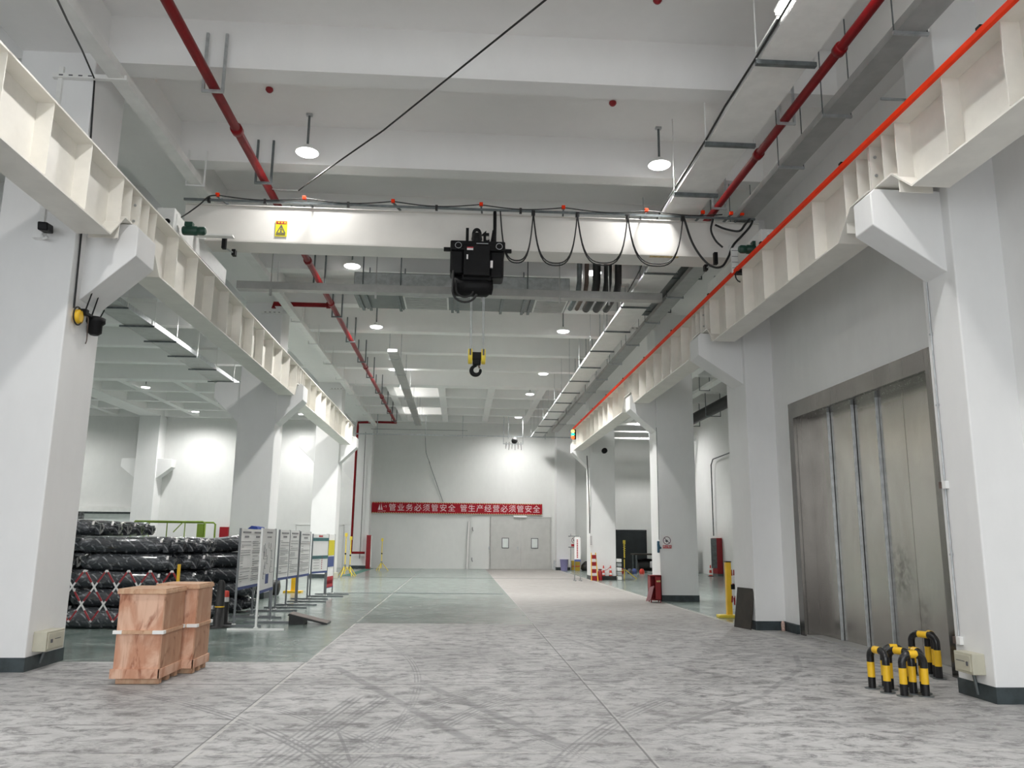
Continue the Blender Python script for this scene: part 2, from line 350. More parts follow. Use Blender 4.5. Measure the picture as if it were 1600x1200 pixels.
# back wall with door recesses left solid, doors stand on it
struct(MB().box(XL, XR + .3, YW, YW + .3, 0, ZS), 'wall_back', 'back', 'pale grey end wall at the far end of the hall', 'wall')
struct(MB().box(XL - .3, XL, YF, YW + .3, 0, ZS), 'wall_left', 'wall', 'white side wall far beyond the left bays', 'wall')
struct(MB().box(XR, XR + .3, 15.6, YW, 0, ZS), 'wall_right', 'wall', 'white side wall of the right-hand bay', 'wall')
mb = MB(); mb.box(XL, -11.5, YF - .3, YF, 0, ZS); mb.box(5.7, XR + .3, YF - .3, YF, 0, ZS); mb.box(-11.5, 5.7, YF - .3, YF, 6.6, ZS)  # unseen gate opening, made wide so sky light fills the column fronts
struct(mb, 'wall_front', 'wall', 'white wall around the unseen gate behind the camera, opened wide for fill light', 'wall')
EY0, EY1, EZ = 9.25, 13.66, 3.90
mb = MB(); mb.box(5.75, 5.98, YF, EY0, 0, ZS); mb.box(5.75, 5.98, EY1, 14.3, 0, ZS); mb.box(5.75, 5.98, EY0, EY1, EZ, ZS)
mb.box(5.98, XR + .3, 15.3, 15.6, 0, ZS); mb.box(6.6, 6.8, YF, 15.3, 0, ZS)
struct(mb, 'wall_lift', 'wall', 'white wall around the goods lift doors', 'wall')
struct(MB().box(5.70, 5.755, 13.7, 14.28, 0, .15), 'baseboard_lift', 'band', 'dark painted skirting between pier and lift frame', 'skirting')

# ceiling beams across the hall, each one poured beam
BY = [1.7, 4.5, 7.27, 10.06, 12.87, 15.6, 18.34, 21.12, 23.92, 26.72, 29.36, 32.58, 35.26, 37.96, 40.4]
for i, y in enumerate(BY):
    struct(MB().box(XL, XR, y, y + (.34 if i != 11 else .6), ZB, ZS + .02), 'ceiling_beam', 'ceil', 'white concrete cross beam number %d counted from the gate end' % (i + 1), 'beam')
struct(MB().box(XL, XR, 42.85, YW, ZB - .02, ZS), 'ceiling_beam', 'ceil', 'white concrete edge beam against the far end wall', 'beam')
ribs = [-22.5, -20.3, -18.1, -13.95, -11.72, -9.5, -7.4, -3.04, -.88, 1.22, 3.37, 7.9, 10.0]
for i, x in enumerate(ribs):
    struct(MB().box(x - .15, x + .15, 33.1, 42.9, ZB + .005, ZS + .02), 'ceiling_rib', 'ceil', 'white lengthwise coffer rib of the last bay, number %d from the left wall' % (i + 1), 'rib')
for (x0, x1, nm) in ((-5.75, -4.85, 'over the left column row'), (5.2, 6.2, 'over the right column row'), (-16.6, -15.6, 'over the columns of the far left bay')):
    struct(MB().box(x0, x1, YF, YW, 7.62, ZS + .03), 'ceiling_girder', 'ceil', 'wide white lengthwise girder ' + nm, 'girder')

def column(x0, x1, y0, y1, corbels, label, band=True, bandsides=None):
    mb = MB().box(x0, x1, y0, y1, 0, 7.66)
    o = struct(mb, 'column', 'column', label, 'column', None, .015)
    ORG[o.name] = (0, 0, 0)
    if band:
        b = MB().box(x0 - .006, x1 + .006, y0 - .006, y1 + .006, .0, .155).build('baseboard', 'band', o)
        b['label'] = 'dark slate painted base band'
    for (sd, cy0, cy1, ztop, reach) in corbels:
        xa = x1 if sd > 0 else x0; xt = xa + sd * reach
        poly = [(xa - sd * .05, 4.40), (xa, 4.40), (xt, ztop - .42), (xt, ztop - .05), (xt - sd * .05, ztop), (xa - sd * .05, ztop)]
        MB().prism(poly, 'y', cy0, cy1).build('corbel', 'column', o, .012)
    return o
ZC = 5.42
column(-5.75, -4.81, 9.72, 10.62, [(1, 10.0, 10.6, ZC, .63)], 'nearest white column of the left row with grey box low down')
column(-5.78, -4.82, 20.95, 21.85, [(1, 21.0, 21.6, ZC + .05, .66), (-1, 21.0, 21.6, ZC + .05, .66)], 'second white column of the left row, behind the notice boards')
column(-5.75, -4.80, 31.95, 32.9, [(1, 32.0, 32.6, ZC + .05, .66), (-1, 32.0, 32.6, ZC + .05, .66)], 'third white column of the left row with a corbel each side')
column(-5.56, -4.65, 42.35, YW + .1, [(-1, 42.4, 42.9, ZC, .6)], 'white corner column at the far left end of the hall')
column(-16.6, -15.55, 42.2, YW + .1, [(1, 42.3, 42.9, ZC, .75), (-1, 42.3, 42.9, ZC, .75)], 'white column against the end wall of the far left bay')
column(5.2, 5.80, 7.85, 8.45, [(-1, 7.98, 8.37, 5.33, .79)], 'nearest white column of the right row with grey box low down')
column(5.22, 5.80, 14.3, 15.35, [(-1, 14.4, 14.95, 5.36, .83)], 'white pier between the lift doors and the right bay')
column(5.2, 6.2, 21.0, 21.9, [(-1, 21.1, 21.7, ZC, .69)], 'white column with the no smoking sign')
column(5.22, 6.25, 32.4, 33.3, [(-1, 32.5, 33.1, ZC + .06, .69)], 'white column behind the ladder and cones')
column(5.05, 6.05, 42.35, YW + .1, [], 'white corner column right of the double door')

# ---------------------------------------------------------------- doors in the end wall
def flat_door(name, label, x0, x1, h, leaves, mat, cat='door'):
    y = YW - .035
    t = thing(name, label, cat, ((x0 + x1) / 2, y, 0), None, 'structure')
    mb = MB(); mb.box(x0 - .05, x0, y - .02, YW, 0, h + .05); mb.box(x1, x1 + .05, y - .02, YW, 0, h + .05); mb.box(x0 - .05, x1 + .05, y - .02, YW, h, h + .05)
    mb.build('door_frame', mat, t)
    wd = (x1 - x0) / leaves
    for k in range(leaves):
        a = x0 + k * wd
        MB().box(a + .008, a + wd - .008, y - .01, YW, .01, h - .006).build('door_leaf', mat, t)
    return t, wd, y
t, wd, y = flat_door('door_1', 'grey double door with two small windows under the red banner', 1.66, 4.82, 2.68, 2, 'doorgrey')
for k, xc in ((0, 2.43), (1, 3.98)):
    l = MB().box(xc - .19, xc + .19, y - .02, y - .01, 1.08, 1.62).build('window_frame', 'ink', t)
    MB().box(xc - .155, xc + .155, y - .026, y - .019, 1.115, 1.585).build('pane', 'glass', l)
for xh in (1.60, 3.10): MB().box(xh - .05, xh + .03, y - .06, y - .01, 1.0, 1.16).build('door_handle', 'galv', t)
MB().box(2.85, 3.55, y - .08, y - .01, 2.70, 2.79).build('door_closer', 'whiteplastic', t)
t, wd, y = flat_door('door_2', 'pale double door with framed window behind the third left column', -8.5, -6.1, 2.16, 2, 'back')
l = MB().box(-6.85, -6.35, y - .02, y - .01, 1.16, 1.72).build('window_frame', 'ink', t); MB().box(-6.81, -6.42, y - .026, y - .019, 1.20, 1.68).build('pane', 'glass', l)
t, wd, y = flat_door('door_6', 'plain pale single door left of the double door, with dark handles', .60, 1.58, 2.66, 1, 'back')
for z in (.48, 2.05): MB().path([(.68, y - .03, z + .1), (.68, y - .08, z), (.72, y - .05, z - .1)], .02, 6).build('hinge', 'ink', t)
t, wd, y = flat_door('door_3', 'very dark shutter door in the end wall of the right bay', 8.38, 9.94, 2.06, 1, 'doordark')
t = thing('door_4', 'white lit roller door at the far left end', 'door', (-18, YW - .1, 0), None, 'structure')
MB().box(-19.4, -16.75, YW - .08, YW, 0, 2.72).build('door_leaf', 'glass', t)
MB().box(-19.55, -16.7, YW - .3, YW, 2.72, 2.98).build('shutter_box', 'white', t)
MB().box(-19.6, -19.25, YW - .16, YW, 0, 2.72).build('door_frame', 'junk', t)
MB().box(-19.3, -16.7, YW - .12, YW, 2.62, 2.72).build('lintel', 'strut', t)

# lift doors
t = thing('door_5', 'wide stainless steel goods lift doors with deep steel frame', 'lift door', (5.8, 11.4, 0), None, 'structure')
mb = MB(); mb.prism([(EY1, 0), (EY1, EZ), (EY1 - .19, EZ - .27), (EY1 - .19, 0)], 'x', 5.735, 5.80); mb.box(5.79, 6.08, EY1 - .02 - .19, EY1 - .17, 0, EZ - .27)
mb.build('frame_jamb', 'steeldark', t)
mb = MB(); mb.prism([(EY0, EZ), (EY0, EZ - .27), (EY1 - .19, EZ - .27), (EY1, EZ)], 'x', 5.735, 5.80); mb.box(5.79, 6.10, EY0, EY1 - .19, EZ - .28, EZ - .26)
mb.build('frame_header', 'steeldark', t)
MB().box(5.735, 6.1, EY0, EY0 + .18, 0, EZ - .27).build('frame_jamb', 'steeldark', t)
ys = [13.47, 12.70, 11.95, 11.28, 10.63, 9.98, 9.4]
for k in range(6):
    xo = (6.0, 6.035, 6.07, 6.10, 6.10, 6.10)[k]
    lf = MB().box(xo, xo + .03, ys[k + 1], ys[k] - .006, .02, EZ - .27).build('door_leaf', 'steel', t, .004)
    if k < 3: MB().box(xo - .014, xo + .03, ys[k + 1] - .006, ys[k + 1] + .024, .02, EZ - .27).build('edge_strip', 'galv', lf, .004)
MB().box(5.76, 6.1, EY0 + .1, EY1 - .19, 0, .02).build('sill', 'greytray', t)

# ---------------------------------------------------------------- crane runway beams
ZT = 5.93
def runway(xc, side, y0, y1, label, ys, zs=5.43, group='crane runway beams', bolt0=True, bolt1=True):
    """side = +1 when the flange that faces the hall lies at larger x"""
    hw = .20; zb = 5.07; r = .45
    t = thing('runway_beam', label, 'crane runway beam', (xc, (y0 + y1) / 2, zs), group)
    poly = [(y0, zs + .01), (y0 + r, zs + .01), (y0 + r + .35, zb + .01), (y1 - r - .35, zb + .01), (y1 - r, zs + .01), (y1, zs + .01), (y1, ZT - .01), (y0, ZT - .01)]
    MB().prism(poly, 'x', xc - .008, xc + .008).build('web', 'cream', t)
    MB().box(xc - hw, xc + hw, y0, y1, ZT - .022, ZT).build('top_flange', 'cream', t)
    mb = MB()
    mb.box(xc - hw, xc + hw, y0, y0 + r, zs - .0, zs + .02); mb.box(xc - hw, xc + hw, y1 - r, y1, zs, zs + .02)
    mb.prism([(y0 + r, zs), (y0 + r + .35, zb), (y0 + r + .35, zb + .02), (y0 + r, zs + .02)], 'x', xc - hw, xc + hw)
    mb.prism([(y1 - r, zs), (y1 - r, zs + .02), (y1 - r - .35, zb + .02), (y1 - r - .35, zb)], 'x', xc - hw, xc + hw)
    mb.box(xc - hw, xc + hw, y0 + r + .35, y1 - r - .35, zb, zb + .02)
    mb.build('bottom_flange', 'cream', t)
    for y in ys:
        d0, d1 = y - y0, y1 - y
        z0 = zs + .02 if min(d0, d1) < r + .05 else (zb + .05)
        MB().box(xc - hw + .02, xc + hw - .02, y - .007, y + .007, z0, ZT - .02).build('stiffener', 'cream', t)
    for (yy, on) in ((y0, bolt0), (y1, bolt1)):
        if on:
            e = MB().box(xc - hw + .02, xc + hw - .02, yy + (.0 if yy == y0 else -.016), yy + (.016 if yy == y0 else .0), zs + .02, ZT - .02).build('end_plate', 'cream', t)
            b = MB()
            for z in (5.56, 5.78): b.lathe((xc + side * .12, yy + (.016 if yy == y0 else -.016), z), [(.018, -.012), (.018, .012)], 8, 'y')
            b.build('bolt', 'galv', e)
    MB().box(xc - .03, xc + .03, y0, y1, ZT, ZT + .05).build('crane_rail', 'strut', t)
    return t
def st(y0, y1, n, e=.45, step=None):
    a, b = y0 + e, y1 - e
    return [y0 + .28, a] + [a + (b - a) * k / n for k in range(1, n)] + [b, y1 - .28]
XCL, XCR = -4.48, 4.70
runway(XCL, 1, -1.5, 10.27, 'left crane runway beam, nearest span ending on the first corbel', st(-1.5, 10.27, 12, .55))
runway(XCL, 1, 10.28, 21.27, 'left crane runway beam, middle span carrying the crane bridge', st(10.28, 21.27, 11, .55))
runway(XCL, 1, 21.28, 32.2, 'left crane runway beam, farthest span beyond the second column', st(21.28, 32.2, 11, .55), bolt1=False)
runway(XCR, -1, -1.5, 8.15, 'right crane runway beam, nearest span above the striped barriers', st(-1.5, 8.15, 10, .55), 5.36)
runway(XCR, -1, 8.16, 14.65, 'right crane runway beam, span above the lift doors', st(8.16, 14.65, 6, .6), 5.38)
runway(XCR, -1, 14.66, 21.37, 'right crane runway beam, span between lift pier and sign column', st(14.66, 21.37, 7, .55))
runway(XCR, -1, 21.38, 32.75, 'right crane runway beam, farthest span with the signal lamps', st(21.38, 32.75, 12, .55), bolt1=False)
t = thing('conductor_rail', 'orange-red conductor rail running along the right runway beam', 'conductor rail', (4.44, 15, 5.9))
MB().box(4.415, 4.46, -1.5, 31.6, 5.86, 5.925).build('cover', 'orange', t, .008)
for k in range(12): MB().box(4.42, 4.52, .8 + k * 2.6, .86 + k * 2.6, 5.925, 5.955).build('support_clip', 'black', t)
t = thing('signal_lamps', 'yellow, green and red signal lamps at the far end of the right runway', 'signal lamps', (4.42, 31.8, 5.5))
MB().box(4.46, 4.60, 31.72, 31.9, 5.5, 5.88).build('housing', 'black', t)
for z, mm in ((5.80, 'sigy'), (5.68, 'sigg'), (5.56, 'sigr')): MB().lathe((4.44, 31.66, z), [(.055, .08), (.075, .03), (.06, -.02), (.02, -.05)], 12, 'y').build('lamp', mm, t)

# ---------------------------------------------------------------- overhead crane
t = thing('overhead_crane', 'white single-girder overhead crane bridge spanning the hall', 'overhead crane', (.2, 13.05, 5.98))
mb = MB(); mb.prism([(-4.66, 6.92), (5.06, 6.92), (5.06, 6.62), (4.75, 6.30), (-4.3, 6.30), (-4.66, 6.6)], 'y', 12.86, 13.26)
g = mb.build('girder', 'girder', t, .006)
MB().box(-4.3, 4.75, 12.80, 13.32, 6.275, 6.30).build('bottom_flange', 'girder', g)
MB().box(-4.66, 5.06, 12.83, 13.29, 6.92, 6.935).build('top_flange', 'girder', g)
for x, y0, y1 in ((XCL, 11.75, 14.35), (XCR, 11.55, 14.3)):
    e = MB().box(x - .12, x + .12, y0, y1, 6.02, 6.30).build('end_carriage', 'white', t, .01)
    for yy, s in ((y0, -1), (y1, 1)): MB().lathe((x, yy, 6.14), [(.05, 0), (.055, s * .05), (.04, s * .09)], 12, 'y').build('buffer', 'black', e)
    for yy in (y0 + .35, y1 - .35): MB().lathe((x, yy, 6.09), [(.11, -.045), (.11, .045)], 18, 'x').build('wheel', 'strut', e)
    MB().box(x - .2, x + .2, 12.75, 13.35, 6.28, 6.50).build('saddle', 'white', t)
MB().box(XCL - .17, XCL + .10, 11.68, 11.95, 6.02, 6.36).build('gear_case', 'white', t, .01)
MB().box(XCR - .02, XCR + .17, 11.50, 11.75, 6.02, 6.24).build('gear_case', 'white', t, .01)
for xa, s in ((-4.30, 1), (4.66, -1)):
    m_ = MB().lathe((xa, 11.85, 6.07), [(.06, 0), (.072, s * .02), (.072, s * .21), (.058, s * .23), (.066, s * .24), (.066, s * .31), (.045, s * .34)], 18, 'x').build('travel_motor', 'green', t)
    MB().box(xa + s * .08 - .05, xa + s * .08 + .07, 11.80, 11.90, 6.13, 6.20).build('terminal_box', 'green', m_, .006)
MB().box(-4.4, -3.75, 12.5, 12.62, 6.255, 6.285).build('bracket_arm', 'white', t)
for x, s in ((-3.95, 1), (4.24, -1)):
    q = MB().box(x - .03, x + .03, 12.72, 12.80, 6.13, 6.34).build('trolley_stop', 'black', t)
    MB().bar((x, 12.78, 6.16), (x + s * .10, 12.98, 6.14), .02).build('stop_rod', 'galv', q); MB().box(x + s * .10 - .03, x + s * .10 + .03, 12.95, 13.05, 6.1, 6.2).build('stop_pad', 'black', q)
MB().box(-4.6, 4.9, 12.585, 12.615, 6.885, 6.92).build('festoon_track', 'strut', t)
for x in (-4.07, -2.67, -1.22, .24, 1.62, 3.03, 4.0, 4.49, 4.68):
    p = MB().bar((x, 12.6, 6.97), (x + .14 * (1 if x < 0 else -.5 if x > 2 else .2), 12.93, 6.93), .028).build('track_post', 'strut', t)
    MB().box(x - .03, x + .03, 12.57, 12.63, 6.965, 7.025).build('insulator', 'orange', p, .008)
for x in (-4.2, -3.3, -1.95, -.5, .9): MB().box(x - .02, x + .02, 12.57, 12.63, 6.86, 6.945).build('cable_clip', 'rubber', t)
# warning plate on the girder
s = MB().box(-3.165, -2.975, 12.845, 12.86, 6.41, 6.68).build('warning_plate', 'sticker', t)
MB().box(-3.155, -2.985, 12.842, 12.846, 6.625, 6.672).build('red_strip', 'redprint', s)
tri = MB()
for a, b in (((-3.14, 6.465), (-3.07, 6.605)), ((-3.07, 6.605), (-3.0, 6.465)), ((-3.0, 6.465), (-3.14, 6.465))): tri.bar((a[0], 12.842, a[1]), (b[0], 12.842, b[1]), .013, .006, up=(0, 1, 0))
tri.box(-3.083, -3.057, 12.84, 12.845, 6.48, 6.505); tri.box(-3.09, -3.05, 12.84, 12.845, 6.52, 6.53); tri.box(-3.076, -3.064, 12.84, 12.845, 6.54, 6.58)
for k in range(8): tri.box(-3.145 + k * .019, -3.133 + k * .019, 12.84, 12.845, 6.43, 6.45)
tri.build('warning_symbol', 'ink', s)
wt = MB()
for k in range(3): wt.box(-3.125 + k * .05, -3.10 + k * .05, 12.839, 12.842, 6.638, 6.66)
wt.build('header_marks', 'sticker', s)
MB().box(3.13, 3.62, 12.82, 12.88, 6.265, 6.274).build('bottom_sticker', 'gold', t)

# hoist
t = thing('electric_hoist', 'black electric hoist hanging under the crane girder with 10t on top', 'hoist', (.19, 12.6, 5.3))
MB().box(-.25, .64, 12.36, 12.80, 6.10, 6.262).build('trolley_frame', 'black', t, .02)
MB().box(-.25, -.02, 12.40, 12.78, 5.72, 6.12).build('rope_drum_cover', 'black', t, .04)
c = MB().box(-.03, .39, 12.30, 12.75, 5.66, 6.17).build('control_box', 'black', t, .01)
MB().box(.02, .12, 12.294, 12.30, 6.075, 6.125).build('label_plate', 'paper', c); MB().box(.02, .12, 12.292, 12.295, 6.108, 6.127).build('label_header', 'redprint', c)
MB().box(.015, .04, 12.294, 12.30, 5.92, 6.0).build('label_plate', 'paper', c); MB().box(.40, .44, 12.33, 12.37, 5.80, 5.92).build('label_plate', 'paper', c)
MB().box(.17, .36, 12.29, 12.30, 6.185, 6.195).build('top_grip', 'galv', t)
MB().box(.39, .62, 12.40, 12.78, 5.66, 6.12).build('gear_housing', 'black', t, .04)
MB().lathe((-.2, 12.6, 5.56), [(.10, 0), (.17, .03), (.17, .55), (.13, .60), (.13, .64), (.05, .66)], 24, 'x').build('hoist_motor', 'black', t)
MB().box(-.05, .42, 12.42, 12.8, 5.62, 5.70).build('rope_guide', 'black', t)
for x, s_ in ((-.25, -1), (.64, 1)): MB().box(min(x, x + s_ * .11), max(x, x + s_ * .11), 12.5, 12.56, 6.13, 6.19).build('end_stop', 'black', t, .008)
for x in (-.12, .54): MB().lathe((x, 12.34, 6.16), [(.055, -.02), (.055, .02)], 18, 'y').build('travel_wheel', 'black', t); MB().path(arc((x, 12.32, 6.16), .05, 0, 2 * PI, 20), .005, 5, False).build('wheel_rim', 'galv', t)
for x in (-.18, .58): MB().tube((x, 12.92, 6.10), (x, 12.92, 6.27), .05, 10).build('side_roller', 'black', t)
MB().box(-.2, .6, 12.78, 12.95, 6.0, 6.1).build('cross_tie', 'black', t)
text_mesh('capacity_digits', '1', .33, 'black', t, (.02, 12.45, 6.37), (PI / 2, 0, 0), .02, offset=.008)
text_mesh('capacity_digits', '0', .33, 'black', t, (.175, 12.45, 6.37), (PI / 2, 0, 0), .02, offset=.008)
text_mesh('capacity_digits', 't', .33, 'black', t, (.32, 12.45, 6.37), (PI / 2, 0, 0), .02, offset=.008)
MB().lathe((.175, 12.42, 6.31), [(.07, -.06), (.09, 0), (.07, .09)], 12).build('buzzer', 'black', t)
MB().path([(.47, 12.5, 6.25), (.47, 12.5, 6.60), (.47, 12.58, 6.86)], .028, 8).build('tow_arm', 'black', t); MB().tube((.44, 12.5, 6.25), (.455, 12.5, 6.50), .045, 10, .025).build('cable_gland', 'black', t)
MB().path([(-.19, 12.38, 5.75)] + arc((.0, 12.36, 5.42), .20, PI * .95, PI * 1.9, 12), .018, 8).build('hose', 'rubber', t)
MB().path([(-.14, 12.4, 5.6)] + arc((.0, 12.38, 5.45), .14, PI * .95, PI * 1.9, 12), .014, 8).build('hose', 'rubber', t)

# hook block with its ropes
t = thing('hook_block', 'yellow and black hook block hanging on ropes below the hoist', 'hook block', (.20, 12.62, 4.1))
for x in (.105, .125, .305, .325): MB().tube((x, 12.62 + (x * 7 % .03), 4.5), (x - .01, 12.62, 5.66), .006, 6).build('wire_rope', 'galv', t)
for x in (.11, .32):
    o = MB().lathe((x, 12.62, 4.395), [(.10, -.035), (.125, -.03), (.125, .03), (.10, .035)], 22, 'x').build('sheave_guard', 'lemon', t, .004)
    MB().box(x - .014, x + .014, 12.48, 12.51, 4.39, 4.49).build('rope_slot', 'ink', o)
MB().box(.14, .29, 12.57, 12.67, 4.34, 4.46).build('crosshead', 'black', t, .01)
MB().box(.15, .28, 12.56, 12.68, 4.25, 4.35).build('thrust_block', 'black', t, .02)
hook = [Vector((.215, 12.62, 4.28)), Vector((.20, 12.62, 4.24))] + arc((.205, 12.62, 4.165), .072, PI * .62, PI * 2.12, 18)
MB().path(hook, .03, 10, True, [.02, .022] + [.024 + .012 * math.sin(PI * min(1, k / 15)) for k in range(18)] + [.012]).build('hook', 'black', t)
MB().bar((.245, 12.62, 4.26), (.265, 12.62, 4.20), .012, .03).build('safety_latch', 'brown', t)

# festoon cable
t = thing('festoon_cable', 'black festoon cable hanging in loops from the crane track', 'cable', (2.5, 12.57, 6.9))
tops = [.48, 1.11, 1.85, 2.70, 3.64]
for k in range(4):
    a, b2 = tops[k], tops[k + 1]; low = (5.98, 5.955, 5.985, 6.0)[k]
    if k == 0: a += .08
    for j, dz in ((0, 0), (1, .035)):
        pts = []
        for i in range(21):
            u = i / 20; x = a + (b2 - a) * (u - .07 * math.sin(2 * PI * u))
            z = low + dz + (6.87 - low - dz) * abs(2 * u - 1) ** 2.6
            pts.append((x, 12.57 - .018 * j, z))
        MB().path(pts, .011, 6).build('cable_loop', 'rubber', t)
    MB().box(b2 - .03, b2 + .03, 12.55, 12.6, 6.82, 6.90).build('cable_trolley', 'rubber', t)
MB().path(soft([(3.66, 12.56, 6.86), (3.78, 12.56, 6.45), (3.95, 12.56, 6.16), (4.12, 12.56, 6.02), (4.28, 12.56, 6.03), (4.40, 12.58, 6.2), (4.50, 12.6, 6.42), (4.66, 12.62, 6.60), (4.80, 12.62, 6.76), (4.86, 12.62, 6.88), (4.80, 12.6, 6.90), (4.72, 12.6, 6.8), (4.62, 12.62, 6.69), (4.40, 12.65, 6.73), (4.22, 12.65, 6.80)]), .02, 6).build('cable_tail', 'rubber', t)
MB().path(soft([(4.17, 12.6, 6.88), (4.13, 12.6, 6.68), (4.20, 12.6, 6.50), (4.32, 12.6, 6.38)]), .018, 6).build('cable_tail', 'rubber', t)
pts = []
for i in range(60):
    x = -4.07 + 8.4 * i / 59; ph = ((x + 4.07) / 1.43) % 1
    pts.append((x, 12.585, 6.985 - .06 * math.sin(PI * ph)))
MB().path(pts, .010, 6).build('track_cable', 'rubber', t)
MB().path(soft([(-4.07, 12.58, 6.98), (-4.2, 12.56, 6.94), (-4.32, 12.55, 6.80), (-4.48, 12.5, 6.62), (-4.55, 12.4, 6.5)]), .012, 6).build('cable_tail', 'rubber', t)
t = thing('collector_arm', 'white perforated collector arm touching the orange conductor rail', 'collector arm', (4.45, 12.5, 5.9))
MB().box(4.40, 4.50, 12.40, 12.46, 5.88, 6.30).build('arm', 'white', t); MB().box(4.44, 4.60, 12.3, 12.45, 5.84, 5.96).build('collector_shoe', 'black', t, .01)
for k in range(4): MB().box(4.398, 4.502, 12.395, 12.40, 5.95 + k * .1, 5.956 + k * .1).build('slot', 'ink', t)
MB().path(arc((4.52, 12.3, 5.78), .11, -PI * .1, PI * 1.4, 14), .012, 6).build('lead', 'rubber', t)

# ---------------------------------------------------------------- pipes, trays, ducts under the ceiling
def uhanger(t, x0, x1, y, z0, z1, mat='galv', wd=.035, bar=True):
    mb = MB(); mb.box(x0 - wd, x0, y - wd / 2, y + wd / 2, z0, z1); mb.box(x1, x1 + wd, y - wd / 2, y + wd / 2, z0, z1)
    if bar: mb.box(x0 - wd, x1 + wd, y - wd / 2, y + wd / 2, z0 - wd, z0)
    return mb.build('hanger', mat, t)
t = thing('fire_pipe', 'long dark red fire pipe on u-hangers along the left of the hall', 'pipe', (-3.42, 20, 7.42))
MB().tube((-3.42, -3, 7.42), (-3.42, 41.6, 7.42), .066, 16).build('pipe', 'red', t)
for y in (3.6, 11.2, 16.9, 20.1, 27.9, 33.9, 37.6): MB().lathe((-3.42, y, 7.42), [(.066, -.07), (.088, -.06), (.088, .06), (.066, .07)], 16, 'y').build('coupling', 'red', t)
for y in BY:
    if y > 3: uhanger(t, -3.52, -3.30, y - .06, 7.345, 8.18 if y < 12 else 8.1, 'galv' if y < 12 else 'strut')
MB().path([(-3.42, 20.3, 7.42), (-4.9, 20.3, 7.42), (-4.9, 20.3, 7.30)], .06, 12).build('branch', 'red', t)
MB().lathe((-3.52, 20.3, 7.42), [(.06, -.05), (.085, -.04), (.085, .05), (.06, .06)], 14, 'x').build('coupling', 'red', t)
MB().path([(-3.42, 41.4, 7.40), (-4.2, 41.5, 7.42), (-5.35, 41.6, 7.40), (-5.38, 41.8, 7.2), (-5.42, 41.9, 6.0), (-5.44, 41.9, .95), (-5.40, 41.9, .80), (-4.75, 41.9, .80)], .06, 12).build('riser', 'red', t)
t = thing('fire_pipe', 'dark red fire pipe on the right, between the two cable trays', 'pipe', (4.30, 15, 7.16))
MB().tube((4.30, -3, 7.16), (4.30, 41.6, 7.16), .058, 16).build('pipe', 'red', t)
for y in (4.2, 8.2, 10.8, 17.6, 24): MB().lathe((4.30, y, 7.16), [(.058, -.06), (.078, -.05), (.078, .05), (.058, .06)], 16, 'y').build('coupling', 'red', t)
for y in (6.9, 9.75, 12.6, 15.4, 18.2, 21, 23.8, 26.6, 29.2): uhanger(t, 4.20, 4.39, y, 7.09, 8.4, 'galv', .03)

t = thing('cable_tray', 'slim white lidded cable tray along the left girder', 'cable tray', (-4.5, 20, 7.25))
MB().box(-4.60, -4.41, -3, 41.9, 7.24, 7.37).build('tray', 'white', t)
for y in [1.2, 3.9, 6.6, 12.78, 15.5, 18.25, 21.3, 23.8, 26.6, 29.3, 32.5, 35.2, 37.9, 40.2]: uhanger(t, -4.64, -4.375, y, 7.235, 7.85, 'whiteplastic', .024)
t = thing('cable_tray', 'wide white cable tray on dark struts, near right of the hall', 'cable tray', (3.7, 5, 7.1))
MB().box(3.41, 4.03, -3, 13.2, 7.10, 7.20).build('tray', 'white', t)
mb = MB(); mb.prism([(13.2, 7.10), (14.6, 6.80), (14.6, 6.90), (13.2, 7.2)], 'x', 3.42, 4.05); mb.build('drop_piece', 'white', t)
MB().box(3.62, 4.22, 14.6, 42, 6.80, 6.855).build('lower_tray', 'white', t)
for y in (2.3, 4.3, 6.4, 8.4, 10.4, 12.1):
    MB().box(3.37, 4.10, y - .03, y + .03, 7.045, 7.10).build('support_strut', 'strut', t)
    MB().box(3.375, 3.39, y - .008, y + .008, 7.1, 8.41).build('hanger_rod', 'white', t); MB().box(4.08, 4.095, y - .008, y + .008, 7.1, 8.41).build('hanger_rod', 'white', t)
for y in [15.2, 17.6, 19.8, 22, 24.2, 26.4, 28.6, 30.8, 33, 35.2, 37.4, 39.6, 41.4]:
    MB().box(3.58, 4.27, y - .02, y + .02, 6.765, 6.80).build('support_strut', 'strut', t)
    MB().box(3.585, 3.597, y - .006, y + .006, 6.8, 8.41).build('hanger_rod', 'galv', t); MB().box(4.25, 4.262, y - .006, y + .006, 6.8, 8.41).build('hanger_rod', 'galv', t)
MB().path([(3.375, -2, 7.17), (3.39, 6, 7.19), (3.38, 8.4, 7.14), (3.40, 9.6, 7.2), (3.385, 10.4, 7.14), (3.40, 12, 7.2), (3.38, 13.2, 7.15), (3.50, 15.2, 6.86), (3.6, 17.6, 6.86)], .014, 6).build('strapped_cable', 'rubber', t)
t = thing('led_tube_light', 'white led tube light on the edge of the wide right cable tray', 'tube light', (3.42, 7, 7.25))
MB().box(3.335, 3.405, 6.0, 7.72, 7.25, 7.28).build('housing', 'white', t); MB().box(3.34, 3.40, 6.02, 7.70, 7.20, 7.25).build('tube', 'tube', t)
MB().box(3.36, 3.41, 7.72, 8.36, 7.17, 7.20).build('mounting_rail', 'white', t)
t = thing('cable_tray', 'grey cable tray beside the right wall, above the orange rail', 'cable tray', (4.8, 15, 7.0))
MB().box(4.64, 4.96, -2, 41, 7.0, 7.11).build('tray', 'greytray', t)
